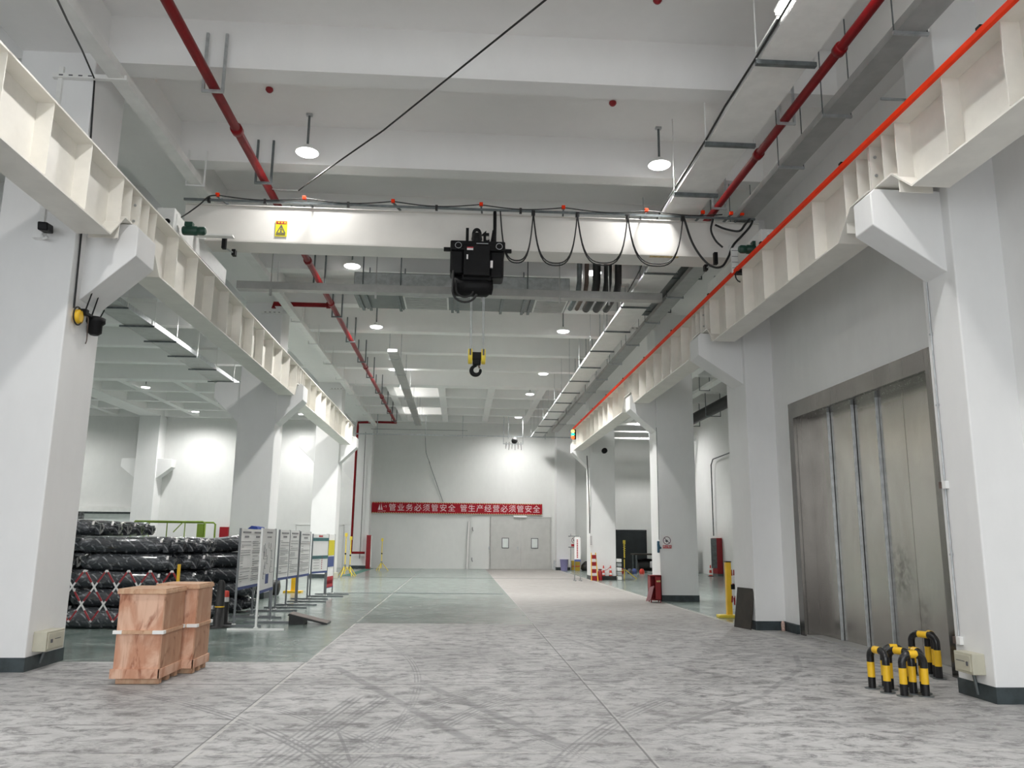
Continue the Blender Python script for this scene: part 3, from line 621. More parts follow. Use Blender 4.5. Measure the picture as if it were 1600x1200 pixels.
for y in [3.2, 5.1, 7.6, 9.35, 10.83, 13, 15.2, 17.4, 19.6, 22, 24.5, 27, 29.5, 32, 35, 38]:
    MB().box(4.60, 5.0, y - .018, y + .018, 6.965, 7.0).build('support_strut', 'galv', t)
    MB().box(4.605, 4.617, y - .006, y + .006, 7, 8.41).build('hanger_rod', 'strut', t); MB().box(4.985, 4.997, y - .006, y + .006, 7, 8.41).build('hanger_rod', 'strut', t)
t = thing('cable_tray', 'bright metal cable tray with bracket arms, seen under the left runway', 'cable tray', (-8.6, 22, 7.0))
MB().box(-9.0, -8.24, 13, 34, 7.0, 7.10).build('tray', 'greytray', t); MB().box(-8.25, -8.235, 13, 34, 6.99, 7.12).build('side_rail', 'galv', t)
for y in [14.6, 16.2, 17.8, 19.5, 21.25, 22.95, 24.85, 26.8, 28.9, 31, 33]:
    MB().box(-9.12, -8.2, y - .02, y + .02, 6.95, 6.99).build('support_strut', 'strut', t)
    mb = MB()
    for x in (-8.215,): mb.box(x - .008, x + .008, y - .008, y + .008, 6.98, 8.41)
    mb.build('hanger_rod', 'white', t)
t = thing('cable_tray', 'white cable tray crossing the hall just beyond the crane', 'cable tray', (0, 16.3, 6.6))
MB().box(-4.7, 4.2, 16.2, 16.42, 6.54, 6.70).build('tray', 'greytray', t)
for x in (-4.0, -1.85, 0.36, 2.0, 3.05):
    mb = MB(); mb.box(x - .01, x + .01, 16.19, 16.21, 6.5, 8.41); mb.box(x - .02, x + .02, 16.18, 16.22, 6.40, 6.54); mb.build('hanger_rod', 'greytray', t)
t = thing('conduit_run', 'bright thin conduits crossing the hall in front of the end wall', 'conduit', (0, 41, 6.73))
MB().box(-5.4, 6.3, 40.97, 41.03, 6.70, 6.76).build('conduit', 'galv', t); MB().tube((-4.6, 40.9, 6.98), (.3, 40.9, 6.98), .012, 6).build('upper_conduit', 'strut', t)
for x in (-4.3, -1.85, 0.05, 2.4, 4.3):
    MB().box(x - .02, x + .02, 40.95, 41.05, 6.62, 8.41).build('hanger', 'galv', t)
MB().path(soft([(-1.85, 41, 6.7), (-1.8, 41.4, 5.9), (-1.66, 43.1, 5.5), (-1.66, 43.12, 5.45), (-.9, 43.17, 3.45)]), .014, 6).build('drop_cable', 'strut', t)
# coil of cables in a frame
t = thing('cable_rack', 'hanging white frame with a black cable coil near the end wall', 'cable frame', (3.0, 41, 6.3))
mb = MB()
for x in (2.15, 3.15): mb.box(x - .02, x + .02, 40.98, 41.02, 6.36, 8.41)
mb.box(2.13, 3.17, 40.98, 41.02, 6.33, 6.37); mb.build('hanging_bracket', 'galv', t)
MB().lathe((2.72, 41, 6.52), [(.05, -.06), (.16, -.05), (.16, .05), (.05, .06)], 14, 'y').build('cable_coil', 'rubber', t)
mb = MB()
for k in range(6): mb.path([(2.3 + k * .15, 41, 6.45), (2.27 + k * .16, 41.02, 6.1 - (k % 2) * .06), (2.3 + k * .15, 41, 6.33)], .012, 5)
mb.build('hanging_wires', 'rubber', t)

# ventilation duct with grilles
t = thing('air_duct', 'grey sheet metal air duct with grilles crossing behind the crane', 'duct', (0, 17.8, 6.8))
d = MB().box(-2.45, 2.35, 17.2, 18.3, 6.80, 7.30).build('duct_body', 'duct', t)
for xa, xb in ((-1.33, -.40), (1.62, 2.28)):
    f = MB().box(xa - .04, xb + .04, 17.24, 18.22, 6.78, 6.80).build('grille_frame', 'white', t)
    mb = MB()
    for k in range(9): mb.box(xa, xb, 17.30 + k * .10, 17.375 + k * .10, 6.77, 6.781)
    mb.build('grille_slats', 'greytray', f)
MB().box(-2.44, 2.34, 17.18, 17.2, 6.83, 7.28).build('front_panel', 'galv', t)  # lighter sheet: the lamp-lit look of the duct front put into its colour
for x in (-2.35, -2.18, -1.48, -.28, -.15, .85, 1.35, 1.5): MB().box(x - .03, x + .03, 17.12, 18.38, 6.755, 6.798).build('support_strut', 'strut', t)
for x in (-2.25, -1.42, -.2, 1.4): 
    MB().box(x - .012, x + .012, 17.14, 17.165, 6.78, 8.40).build('hanger_rod', 'strut', t); MB().box(x - .012, x + .012, 18.32, 18.335, 6.78, 7.8).build('hanger_rod', 'strut', t)
text_mesh('duct_mark', 'A0U', .12, 'redprint', t, (.02, 17.55, 6.797), (PI, 0, 0), .001)
t = thing('pipe_bundle', 'dark insulated pipes and brown pipe rising beside the air duct', 'pipes', (2.9, 17.8, 6.8))
for k, (x, r_, mm) in enumerate(((2.52, .06, 'strut'), (2.68, .05, 'brown'), (2.9, .09, 'rubber'), (3.15, .09, 'rubber'), (3.38, .08, 'rubber'))):
    MB().path([(x, 16.75, 8.0), (x, 16.85, 7.1), (x, 17.05, 6.95), (x, 18.4, 6.95)], r_, 10).build('pipe', mm, t)
t = thing('air_duct', 'short dark duct box hanging right of the far cable tray', 'duct', (4.75, 16, 6.9))
MB().box(4.45, 5.1, 16.0, 19.5, 7.15, 7.6).build('duct_body', 'duct', t)
for y in (16.4, 19): uhanger(t, 4.42, 5.11, y, 7.12, 8.4, 'strut', .025)
t = thing('wall_pipe', 'dark bent pipe stub on the right wall above the orange rail', 'pipe', (5.0, 14.5, 6.9))
MB().path([(4.75, 14.4, 6.45), (5.15, 14.4, 6.45), (5.45, 14.2, 6.6), (5.76, 13.8, 6.9)], .05, 10).build('pipe', 'strut', t)
t = thing('wall_conduit', 'thin bent conduit on the wall above the orange rail', 'conduit', (5.4, 7.8, 6.9))
MB().path([(4.98, 8.6, 6.80), (5.45, 8.6, 6.80), (5.6, 8.6, 6.72), (5.66, 8.6, 6.55), (5.66, 8.6, 6.0)], .018, 8).build('conduit', 'galv', t)

# black sling cable across the ceiling and the column cable
tag(MB().path([(1.62, 6.2, 7.1), (.9, 7.4, 7.14), (-1.2, 10.6, 7.19), (-2.2, 12.0, 7.24), (-2.86, 13.0, 7.30)], .012, 8).build('overhead_cable', 'rubber'), 'black cable strung diagonally under the ceiling above the crane', 'cable')
tag(MB().path([(-2.86, 13.0, 7.30), (-2.95, 13.1, 7.34), (-3.35, 13.2, 7.40)], .012, 8).build('cable_tail', 'galv'), 'pale tail end of the overhead cable by the red pipe', 'cable')
tag(MB().path([(-3.547, 6.2, 6.116), (-3.72, 6.7, 6.235), (-3.991, 7.4, 6.508), (-4.434, 8.6, 6.956)] + [(-4.80, 9.70, 7.25), (-4.795, 9.78, 6.4), (-4.795, 9.83, 5.0), (-4.795, 9.86, 4.25)], .011, 8).build('column_cable', 'rubber'), 'black cable running down the nearest left column', 'cable')

# strut arms on the columns
for x0, x1, y, z, lab in ((-5.30, -4.38, 9.68, 7.26, 'white slotted strut arm near the top of the nearest left column'), (-5.36, -4.48, 20.92, 7.36, 'white slotted strut arm near the top of the second left column'),
                          (-5.3, -4.45, 31.9, 7.36, 'white slotted strut arm near the top of the third left column'), (4.36, 5.25, 20.95, 7.2, 'grey slotted strut arm near the top of the sign column')):
    t = thing('strut_arm', lab, 'strut', ((x0 + x1) / 2, y, z), 'strut arms on the columns')
    mb = MB().box(x0, x1, y - .03, y + .03, z - .03, z + .03); mb.cur = 1
    for k in range(4): mb.box(x0 + .08 + k * .12, x0 + .13 + k * .12, y - .033, y - .028, z - .008, z + .008)
    mb.build('strut', ('white', 'ink'), t)

# detectors on the slab
for x, y, lab in ((-3.13, 11.72, 'red smoke detector on the ceiling left of the hall'), (2.30, 11.67, 'red smoke detector on the ceiling above the crane, right of centre'), (2.41, 9.15, 'dark red detector at the top edge of the photo')):
    o = MB().lathe((x, y, ZS - .03), [(.055, .03), (.06, .0), (.04, -.03), (.015, -.045)], 16).build('smoke_detector', 'signred'); tag(o, lab, 'smoke detector', 'smoke detectors')

# high bay lamps
def make_lamp(loc, label):
    t = thing('high_bay_lamp', label, 'lamp', loc, 'high bay lamps'); x, y, z = loc; h = ZS - z
    MB().tube((x, y, z + .12), (x, y, ZS - .02), .02, 8).build('rod', 'strut', t)
    MB().box(x - .05, x + .05, y - .03, y + .03, ZS - .04, ZS).build('ceiling_mount', 'galv', t)
    MB().lathe((x, y, z), [(.17, .006), (.195, .012), (.195, .026), (.16, .05), (.07, .07), (.06, .13), (.02, .15)], 28).build('housing', 'white', t)
    MB().lathe((x, y, z), [(.18, .008), (.183, .0), (.16, -.016), (.05, -.022)], 28).build('diffuser', 'lamp', t)
    sp = bpy.data.lights.new('lamp_light', 'SPOT'); sp.energy = LAMP * (.72 if y < 10 else .36 if y < 14 and x > -5 else 1.0 if y < 20 else 1.95 if y < 39 else 1.45); sp.color = (1.0, .985, .965)
    sp.spot_size = math.radians(165); sp.spot_blend = 1.0; sp.shadow_soft_size = .15
    so = bpy.data.objects.new('lamp_light', sp); C.objects.link(so); so.parent = t; so.location = (0, 0, -.04)
    return t
ZLAMP = 7.72
hall = [(-2.64, 12.45, 'pendant lamp left of the black cable, above the crane'), (3.22, 12.40, 'pendant lamp beside the wide right cable tray, above the crane'),
        (-2.63, 18.05, 'lamp left of the hoist, above the air duct'), (3.03, 18.0, 'lamp right of the hoist, above the air duct'),
        (-2.62, 23.5, 'lamp just below the air duct on the left'), (3.0, 23.45, 'lamp just below the air duct on the right'),
        (-2.59, 29.65, 'small lamp beside the far left tray above the hook'), (3.05, 29.8, 'small lamp left of the far right cable tray'),
        (2.92, 34.2, 'small lamp in the coffers nearest the banner wall, right side'), (2.90, 40.95, 'farthest lamp, above the hanging cable frame'),
        (-2.64, 6.9, 'lamp above the camera on the left'), (3.05, 6.9, 'lamp above the camera on the right'), (-2.64, 1.3, 'lamp by the gate on the left'), (3.05, 1.3, 'lamp by the gate on the right')]
left_bay = [(-7.9, 23.5, 'lamp seen under the left runway beam'), (-13.47, 34.55, 'lamp in the far left coffers, nearer one'), (-13.49, 41.2, 'lamp in the far left coffers, beside the end wall'), (-8.18, 41.3, 'lamp between second and third left columns near the end wall'),
            (-8.0, 12.4, 'unseen lamp added for light above the black rolls'), (-13.5, 18.0, 'unseen lamp added for light in the dark of the left bay'), (-8.0, 29.7, 'unseen lamp added for light behind the second left column'), (-13.5, 27.0, 'unseen lamp added for light deep in the left bay'), (-20, 40.0, 'unseen lamp added for light over the roller door bay')]  # the unseen lamps in this row are added to light the left bay
right_bay = [(9.0, 23.5, 'unseen lamp added for light in the right bay behind the pier'), (9.2, 39.5, 'unseen lamp added for light in the right bay by the dark shutter')]  # both unseen, added to light the right bay
for q in hall + left_bay + right_bay: make_lamp((q[0], q[1], ZLAMP), q[2])
# strip lights on top of the far left tray: they light the coffers above
t = thing('cable_tray', 'narrow metal cable tray with strip lights, far left of centre', 'cable tray', (-2.0, 32, 7.2))
MB().box(-2.35, -2.05, 24.5, 40.9, 7.2, 7.3).build('tray', 'greytray', t)
for y in (25.5, 28, 30.5, 33, 35.4, 37.9, 40.2): uhanger(t, -2.38, -2.02, y, 7.19, 8.4, 'galv', .018)
for y0, lab in ((34.0, 'lit strip light on the far tray, nearer coffer'), (39.2, 'lit strip light on the far tray, coffer by the end wall'), (29.6, 'lit strip light on the far tray in front of the coffers')):
    t = thing('strip_light', lab, 'strip light', (-2.2, y0, 7.3), 'strip lights on the far tray')
    MB().box(-2.3, -2.1, y0, y0 + 1.2, 7.30, 7.34).build('housing', 'white', t); MB().box(-2.27, -2.13, y0 + .03, y0 + 1.17, 7.34, 7.37).build('tube', 'tube', t)

# right bay services
t = thing('pipe_rack', 'white and silver pipes crossing the right bay under its ceiling', 'pipes', (9, 40, 7))
for z, y, r_ in ((6.6, 40, .06), (7.0, 40.3, .05), (7.35, 40, .07)): MB().tube((6.3, y, z), (11.9, y, z), r_, 10).build('pipe', 'white', t)
for x in (7.0, 9.5): MB().box(x - .03, x + .03, 39.9, 39.96, 6.5, 8.4).build('hanger', 'galv', t)
t = thing('insulated_pipe', 'thick black insulated pipe high in the right bay', 'pipe', (10.8, 33, 7))
MB().path([(10.6, 20, 7.05), (10.6, 36.5, 7.05), (9.9, 37.2, 7.05)], .24, 14).build('pipe', 'rubber', t)
for y in (24, 27, 30, 33, 36): uhanger(t, 10.3, 10.9, y, 6.75, 8.4, 'strut', .03)
t = thing('cable_tray', 'white cable tray high in the right bay behind the sign column', 'cable tray', (9.5, 30, 6.9))
MB().box(9.2, 9.5, 18, 38, 7.3, 7.4).build('tray', 'white', t); MB().box(8.2, 8.5, 18, 41, 7.45, 7.55).build('tray', 'white', t)
for y in (22, 26, 30, 34): uhanger(t, 9.15, 9.52, y, 7.27, 8.4, 'strut', .025)
t = thing('wall_ledge_pipe', 'dark pipe with drop along the right bay wall', 'pipe', (11.8, 33, 5.5))
MB().path([(11.85, 20, 5.75), (11.85, 37.2, 5.35), (11.85, 37.5, 5.1), (11.88, 37.6, 1.8)], .03, 8).build('pipe', 'strut', t)

# ---------------------------------------------------------------- things on the columns and walls
t = thing('security_camera', 'black and white security camera on the nearest left column', 'security camera', (-5.2, 9.7, 5.1))
MB().box(-5.28, -5.16, 9.62, 9.72, 5.06, 5.20).build('junction_box', 'whiteplastic', t, .006); MB().box(-5.245, -5.19, 9.68, 9.72, 5.2, 7.4).build('conduit', 'white', t)
MB().path([(-5.18, 9.64, 5.10), (-5.12, 9.6, 5.04), (-5.07, 9.58, 5.06)], .02, 8).build('bracket', 'whiteplastic', t)
MB().obox((-5.075, 9.52, 5.15), (.055, .012, 0), (-.02, .11, .02), (0, -.01, .05)).build('camera_body', 'black', t, .015)
t = thing('security_camera', 'small black security camera on the column behind the cones', 'security camera', (5.9, 32.3, 5.2))
MB().path([(5.35, 32.38, 5.6), (5.35, 32.3, 5.05), (5.7, 32.1, 5.0)], .03, 8).build('bracket', 'whiteplastic', t); MB().lathe((5.76, 32.0, 5.08), [(.05, .15), (.11, .1), (.11, -.08), (.06, -.12)], 12, 'y').build('camera_body', 'black', t)
t = thing('wireless_router', 'black wireless camera with three antennas hanging on the nearest left column', 'router', (-4.75, 10.2, 4.2))
MB().box(-4.81, -4.70, 9.98, 10.06, 4.20, 4.28).build('mount', 'black', t, .008); MB().box(-4.75, -4.71, 10.0, 10.3, 4.215, 4.25).build('arm', 'black', t)
MB().lathe((-4.72, 10.30, 4.15), [(.05, -.13), (.085, -.10), (.085, 0), (.115, .03), (.115, .09), (.06, .11)], 18).build('camera_head', 'black', t)
for y, z, h in ((10.02, 4.27, .26), (10.2, 4.25, .28), (10.40, 4.24, .16)): MB().tube((-4.73, y, z), (-4.70, y + .06, z + h), .011, 6, .008).build('antenna', 'black', t)
t = thing('cable_reel', 'yellow cable reel with black coil on the nearest left column', 'cable reel', (-4.78, 9.9, 4.2))
MB().lathe((-4.79, 9.93, 4.16), [(.02, -.02), (.09, 0), (.09, .05), (.06, .06)], 18, 'x').build('reel', 'yellow', t)
MB().path(arc((-4.74, 9.86, 4.15), .11, 0, 2 * PI, 20, 'yz'), .01, 6, False).build('coil', 'rubber', t)
MB().path(soft([(-4.74, 9.98, 4.2), (-4.72, 10.08, 4.19), (-4.72, 10.1, 4.05), (-4.75, 10.18, 3.93), (-4.77, 10.2, 3.88)]), .007, 5).build('loose_wire', 'brown', t)
def steel_box(name, label, c, size, facing, drop):
    x, y, z = c; sx, sy, sz = size
    t = thing(name, label, 'junction box', c)
    MB().box(x - sx / 2, x + sx / 2, y - sy / 2, y + sy / 2, z - sz / 2, z + sz / 2).build('enclosure', 'beige', t, .006)
    s = facing; xf = x + s * sx / 2
    d = MB().box(min(xf, xf + s * .012), max(xf, xf + s * .012), y - sy / 2 + .025, y + sy / 2 - .025, z - sz / 2 + .025, z + sz / 2 - .025).build('door', 'beige', t, .003)
    MB().box(min(xf, xf + s * .022), max(xf, xf + s * .022), y - sy * .32, y - sy * .24, z - .02, z + .02).build('latch', 'ink', d)
    mb = MB()
    for k in range(6): mb.box(min(xf, xf + s * .014), max(xf, xf + s * .014), y - .04 + k * .024, y - .022 + k * .024, z + .012, z + .02)
    mb.build('label_print', 'ink', d)
    MB().tube((x - s * sx * .2, y, z - sz / 2), (x - s * sx * .5, y, drop), .017, 8).build('conduit', 'strut', t)
steel_box('junction_box', 'beige steel junction box low on the nearest left column', (-4.735, 10.06, .31), (.15, .42, .22), 1, .05)
steel_box('junction_box', 'beige steel junction box low on the nearest right column', (5.135, 8.13, .345), (.13, .30, .20), -1, .04)
t = thing('wall_conduit', 'thin metal conduit with two boxes down the nearest right column', 'conduit', (5.19, 8.38, 2))
MB().path([(5.19, 8.36, 4.40), (5.19, 8.36, .55)], .009, 6).build('conduit', 'galv', t)
for z in (2.13, .53): q = MB().box(5.16, 5.2, 8.30, 8.37, z - .04, z + .04).build('switch_box', 'whiteplastic', t, .004); MB().box(5.158, 5.2, 8.37, 8.42, z - .035, z + .035).build('rusty_plate', 'brown', q)
for z in (1.4, 3.0, 3.8): MB().box(5.178, 5.2, 8.34, 8.38, z - .01, z + .01).build('clip', 'galv', t)

# no smoking sign on the third right column
def prohibition(t, cx, y, cz, r):
    ring = MB(); n = 28
    for k in range(n):
        a, b2 = 2 * PI * k / n, 2 * PI * (k + 1) / n
        ring.bar((cx + r * math.cos(a), y, cz + r * math.sin(a)), (cx + r * math.cos(b2), y, cz + r * math.sin(b2)), r * .16, .004, up=(0, 1, 0))
    ring.bar((cx - r * .68, y, cz + r * .68), (cx + r * .68, y, cz - r * .68), r * .15, .004, up=(0, 1, 0))
    ring.build('prohibition_ring', 'ink2', t)
    MB().prism([(cx - .45 * r, cz - .1 * r), (cx - .25 * r, cz + .4 * r), (cx - .1 * r, cz + .05 * r), (cx + .1 * r, cz + .22 * r), (cx + .3 * r, cz - .1 * r), (cx + .05 * r, cz - .5 * r), (cx - .2 * r, cz - .5 * r)], 'y', y - .003, y + .001).build('flame_symbol', 'ink', t)
M['ink2'] = pmat('dark_purple_print', (0.10, 0.02, 0.06), 0.6, 0, .1)
t = thing('no_smoking_sign', 'white no smoking sign with red caption on the right column', 'sign', (5.39, 20.98, 1.5))
MB().box(5.25, 5.53, 20.975, 20.995, 1.32, 1.675).build('plate', 'paper', t)
prohibition(t, 5.385, 20.972, 1.535, .095)
MB().box(5.275, 5.505, 20.968, 20.975, 1.335, 1.415).build('caption_strip', 'redprint', t)
text_mesh('caption_text', '禁止烟火', .056, 'paper', t, (5.39, 20.966, 1.377), (PI / 2, 0, 0), .001)
tag(MB().path([(5.21, 20.96, 1.35), (5.18, 20.93, 1.33), (5.15, 20.95, 1.45)], .03, 8).build('blue_cloth', 'bluebag'), 'dusty blue cloth bag hanging at the sign column edge', 'cloth bag')
tag(MB().box(5.15, 5.195, 20.985, 21.1, 1.22, 1.52).build('cloth_pouch', 'bluebag', None, .015), 'blue pouch hung on the sign column beside the sign', 'pouch')
tag(MB().path([(5.19, 21.02, 4.5), (5.19, 21.02, 1.55)], .008, 5).build('thin_wire', 'strut'), 'thin wire hanging down the edge of the sign column', 'wire')

# red banner with the slogan
t = thing('banner', 'long red banner with white Chinese slogan above the double door', 'banner', (-.13, 43.12, 3.12))
y = 43.10
MB().box(-4.63, 4.37, y, y + .02, 2.85, 3.40).build('cloth', 'bannerred', t)
mb = MB()
for k in range(75):
    x = -4.6 + k * .12
    for z in (3.40, 2.85): mb.bar((x, y - .004, z - .03), (x + .06, y - .004, z + .03), .03, .006, up=(0, 1, 0))
mb.build('twisted_edge', 'gold', t)
s1 = '管业务必须管安全'; s2 = '管生产经营必须管安全'
ch = bpy.data.objects
def slogan(txt, xa, step):
    for k, g in enumerate(txt):
        text_mesh('slogan_character', g, .40, 'pink', t, (xa + k * step, y - .006, 3.11), (PI / 2, 0, 0), .002, offset=.0)
slogan(s1, -3.55, .445); slogan(s2, .195, .43)
mb = MB(); mb.prism([(-4.30, 3.0), (-4.22, 3.30), (-4.17, 3.0)], 'y', y - .006, y - .001); mb.prism([(-4.14, 3.0), (-4.14, 3.34), (-4.05, 3.0)], 'y', y - .006, y - .001)
mb.bar((-4.02, y - .004, 3.18), (-3.95, y - .004, 3.16), .02, .004, up=(0, 1, 0)); mb.bar((-3.93, y - .004, 3.22), (-3.86, y - .004, 3.22), .02, .004, up=(0, 1, 0)); mb.bar((-3.86, y - .004, 3.22), (-3.88, y - .004, 3.12), .02, .004, up=(0, 1, 0))
for k in range(7): mb.box(-4.3 + k * .06, -4.26 + k * .06, y - .005, y - .001, 2.915 if k < 4 else 2.93, 2.93 if k < 4 else 2.955)
mb.build('banner_mark', 'pink', t)

# ---------------------------------------------------------------- wooden crates
def crate(label, x0, x1, y0, y1, z1):
    t = thing('wooden_crate', label, 'crate', ((x0 + x1) / 2, (y0 + y1) / 2, 0), 'plywood crates')
    zb, zt, zm = .155, z1 - .05, .52
    MB().box(x0 + .01, x1 - .02, y0 + .01, y1 - .01, .06, zt).build('front_panel', 'ply', t, .003)
    MB().box(x1 - .022, x1 - .006, y0 + .012, y1 - .012, .06, zt).build('side_panel', 'plyside', t, .002)
    mb = MB(); mb.box(x0 - .012, x1 + .004, y0 - .012, y1 + .012, zt, z1 - .012)
    mb.build('lid_frame', 'batten', t, .004)
    mb = MB()
    for k in range(3):
        a = y0 - .01 + (y1 - y0) * k / 3; mb.box(x0 - .005, x1, a, a + (y1 - y0) * .33 - .012, z1 - .012, z1 + .004)
    mb.build('lid_boards', 'batten', t)
    mb = MB(); mb.box(x0 - .012, x1 + .006, y0 - .014, y0 + .01, .06, zb); mb.box(x1 - .014, x1 + .008, y0 - .014, y1 + .012, .06, zb); mb.build('base_rail', 'ply', t, .003)
    mb = MB(); mb.box(x0 + .0, x1 - .002, y0 - .02, y0 + .01, zm - .017, zm + .017); mb.box(x1 - .012, x1 + .012, y0 - .02, y1 + .01, zm - .017, zm + .017); mb.build('belt_batten', 'batten', t)
    for (xa, xb, ya, yb) in ((x0 - .016, x0 + .075, y0 - .026, y0 + .01), (x1 - .10, x1 + .016, y0 - .026, y0 + .05), (x1 - .01, x1 + .018, y1 - .04, y1 + .016)):
        MB().box(xa, xb, ya, yb, zm - .018, zm + .018).build('corner_clip', 'white', t, .003)
    for k in range(3):
        yy = y0 + .05 + (y1 - y0 - .16) * k / 2; MB().box(x0 + .03, x1 - .015, yy, yy + .08, 0, .06).build('skid', 'batten', t, .004)
crate('reddish plywood crate nearest the camera, in front of its twin', -3.545, -3.06, 8.93, 9.57, .955)
crate('reddish plywood crate standing right behind the nearer crate', -3.40, -2.93, 9.60, 10.15, .97)

# ---------------------------------------------------------------- striped pipe barriers
def barrier(label, p, q, h=.405, r=.038):
    (xa, ya), (xb, yb) = p, q; d = Vector((xb - xa, yb - ya, 0)); L = d.length; d /= L
    t = thing('pipe_barrier', label, 'barrier', ((xa + xb) / 2, (ya + yb) / 2, 0), 'striped pipe barriers')
    a, b2 = Vector((xa, ya, 0)), Vector((xb, yb, 0)); R = min(.085, L * .42); up = Vector((0, 0, 1))
    for c, s in ((a, 1), (b2, -1)):
        MB().lathe(c, [(.075, 0), (.075, .008)], 20).build('base_plate', 'strut', t)
        MB().tube(c + up * .006, c + up * h * .29, r, 18).build('leg_foot', 'glossblack', t)
        MB().tube(c + up * h * .29, c + up * h * .67, r, 18).build('yellow_leg', 'yellow', t)
        cc = c + d * s * R + up * (h - R)
        pts = [c + up * h * .67] + [cc - d * s * R * math.cos(k / 7 * PI / 2) + up * R * math.sin(k / 7 * PI / 2) for k in range(8)]
        e = a + d * (L * .5 - L * .17) if s > 0 else a + d * (L * .5 + L * .17)
        e = Vector((e.x, e.y, h))
        if (e - pts[-1]).dot(d * s) > .005: pts.append(e)
        MB().path(pts, r, 18).build('elbow', 'glossblack', t)
    m = a + d * L * .5 + up * h
    MB().tube(m - d * L * .19, m + d * L * .19, r * 1.01, 18).build('yellow_band', 'yellow', t)
barrier('leftmost short black and yellow barrier of the cluster by the lift', (4.40, 8.70), (4.435, 8.45))
barrier('black and yellow barrier second from the left of the cluster', (4.56, 8.63), (4.68, 8.40))
barrier('black and yellow barrier at the very front of the cluster', (4.51, 8.27), (4.73, 8.26))
barrier('black and yellow barrier at the back of the cluster, half hidden', (4.60, 8.80), (4.80, 8.76))
barrier('black and yellow barrier on the right side of the cluster', (4.80, 8.62), (4.80, 8.41))
barrier('tall black and yellow barrier standing apart near the lift doors', (5.36, 9.58), (5.50, 9.30), .47)
barrier('tall black and yellow barrier overlapping the one near the lift doors', (5.58, 9.62), (5.53, 9.40), .47)

# ---------------------------------------------------------------- notice boards on stands
def notice_board(label, p, q, style, zb=.60, zt=1.65, posts=(0, 1), light=False):
    p, q = Vector((*p, 0)), Vector((*q, 0)); d = (q - p); L = d.length; d /= L; n = Vector((d.y, -d.x, 0))   # n faces the hall
    up = Vector((0, 0, 1)); t = thing('notice_board', label, 'notice board', tuple((p + q) / 2), 'notice boards on stands')
    def rect(mb, u0, u1, z0, z1, off, th=.003): return mb.obox(p + d * (u0 + u1) / 2 + n * off + up * (z0 + z1) / 2, d * (u1 - u0) / 2, n * th, up * (z1 - z0) / 2)
    rect(MB(), 0, L, zb, zt, 0, .011).build('panel', 'boardwhite', t)
    mb = MB(); rect(mb, 0, L, zb, zb + .05, .013, .002); mb.build('blue_bottom_band', 'blue', t)
    lines = MB()
    rnd = random.Random(int(p.y * 100))
    cols = 2 if L > 1.3 and style != 'plan' else 1
    if style == 'text':
        for c in range(cols):
            u0, u1 = L * (c / cols) + .06, L * ((c + 1) / cols) - .05
            rect(lines, u0 + .1 * (u1 - u0), u1 - .1 * (u1 - u0), zt - .075, zt - .045, .014); rect(lines, u0 + .3 * (u1 - u0), u0 + .7 * (u1 - u0), zt - .155, zt - .12, .014)
            z = zt - .22
            while z > zb + .12:
                rect(lines, u0 + (.05 if rnd.random() < .3 else 0), u0 + (u1 - u0) * rnd.choice((.98, .95, .9, .6, .25)), z - .009, z, .014); z -= rnd.choice((.033, .04, .06))
        lines.build('printed_lines', 'greyink', t)
    elif style == 'plan':
        rect(lines, L * .3, L * .7, zt - .075, zt - .05, .014); rect(lines, L * .35, L * .65, zt - .15, zt - .13, .014)
        for k in range(14):
            u = .12 * L + rnd.random() * .6 * L; z = zb + .2 + rnd.random() * .55; w_ = .03 + rnd.random() * .25 * L
            rect(lines, u, min(L - .05, u + w_), z, z + .005, .014); rect(lines, u, u + .006, z, z + .08 + rnd.random() * .1, .014)
        lines.build('plan_lines', 'greyink', t)
        mb = MB(); rect(mb, L * .38, L * .58, zb + .14, zb + .30, .014); mb.build('blue_patch', 'blue', t)
    elif style == 'cards':
        mb = MB(); rect(mb, 0, L, zt - .17, zt - .09, .014); rect(mb, 0, L, zt - .62, zt - .54, .014); mb.build('teal_header', 'teal', t)
        mb = MB(); rect(mb, L * .35, L * .6, zt - .07, zt - .03, .014)
        for k in range(7): rect(mb, L * .6, L * .63, zb + .1 + k * .05, zb + .125 + k * .05, .014)
        mb.build('red_marks', 'redprint', t)
        for k in range(5): rect(lines, L * .1, L * .45, zb + .12 + k * .07, zb + .126 + k * .07, .014)
        lines.build('printed_lines', 'ink', t)
    elif style == 'colour':
        mb = MB(); rect(mb, .05, L - .05, .30, .50, .014); rect(mb, .05, L - .05, .02 + zb, .2 + zb, .014); mb.build('red_block', 'redprint', t)
        mb = MB(); rect(mb, .05, L - .05, zt - .55, zt - .15, .014); mb.build('yellow_block', 'sticker', t)
        mb = MB(); rect(mb, .05, L - .05, zt - .85, zt - .58, .014); mb.build('blue_block', 'blue', t)
    for u in posts:
        c = p + d * L * u; m = 'white' if light and u == 0 else 'postgrey'
        MB().box(c.x - .016, c.x + .016, c.y - .016, c.y + .016, .03, zt + .01).build('post', m, t)
        f = MB().box(c.x - .46, c.x + .46, c.y - .018, c.y + .018, 0, .03).build('foot_bar', m if light and u == 0 else 'postgrey', t)
        MB().box(c.x - .03, c.x + .03, c.y - .03, c.y + .03, .03, .05).build('socket', 'white', f)
notice_board('notice board farthest left, beside the black rolls, with two text columns', (-3.82, 14.57), (-3.80, 16.1), 'text')
notice_board('nearest notice board with a white front post and a plan with blue patch', (-3.31, 13.99), (-3.36, 15.22), 'plan', .58, 1.65, (0, 1), True)
notice_board('notice board behind the plan board, two dense text columns', (-3.80, 17.6), (-3.68, 19.1), 'text', .62, 1.66, (0, .5, 1))
notice_board('narrow notice board with one text column, beyond the two-column board', (-3.66, 19.15), (-3.60, 20.1), 'text', .62, 1.64)
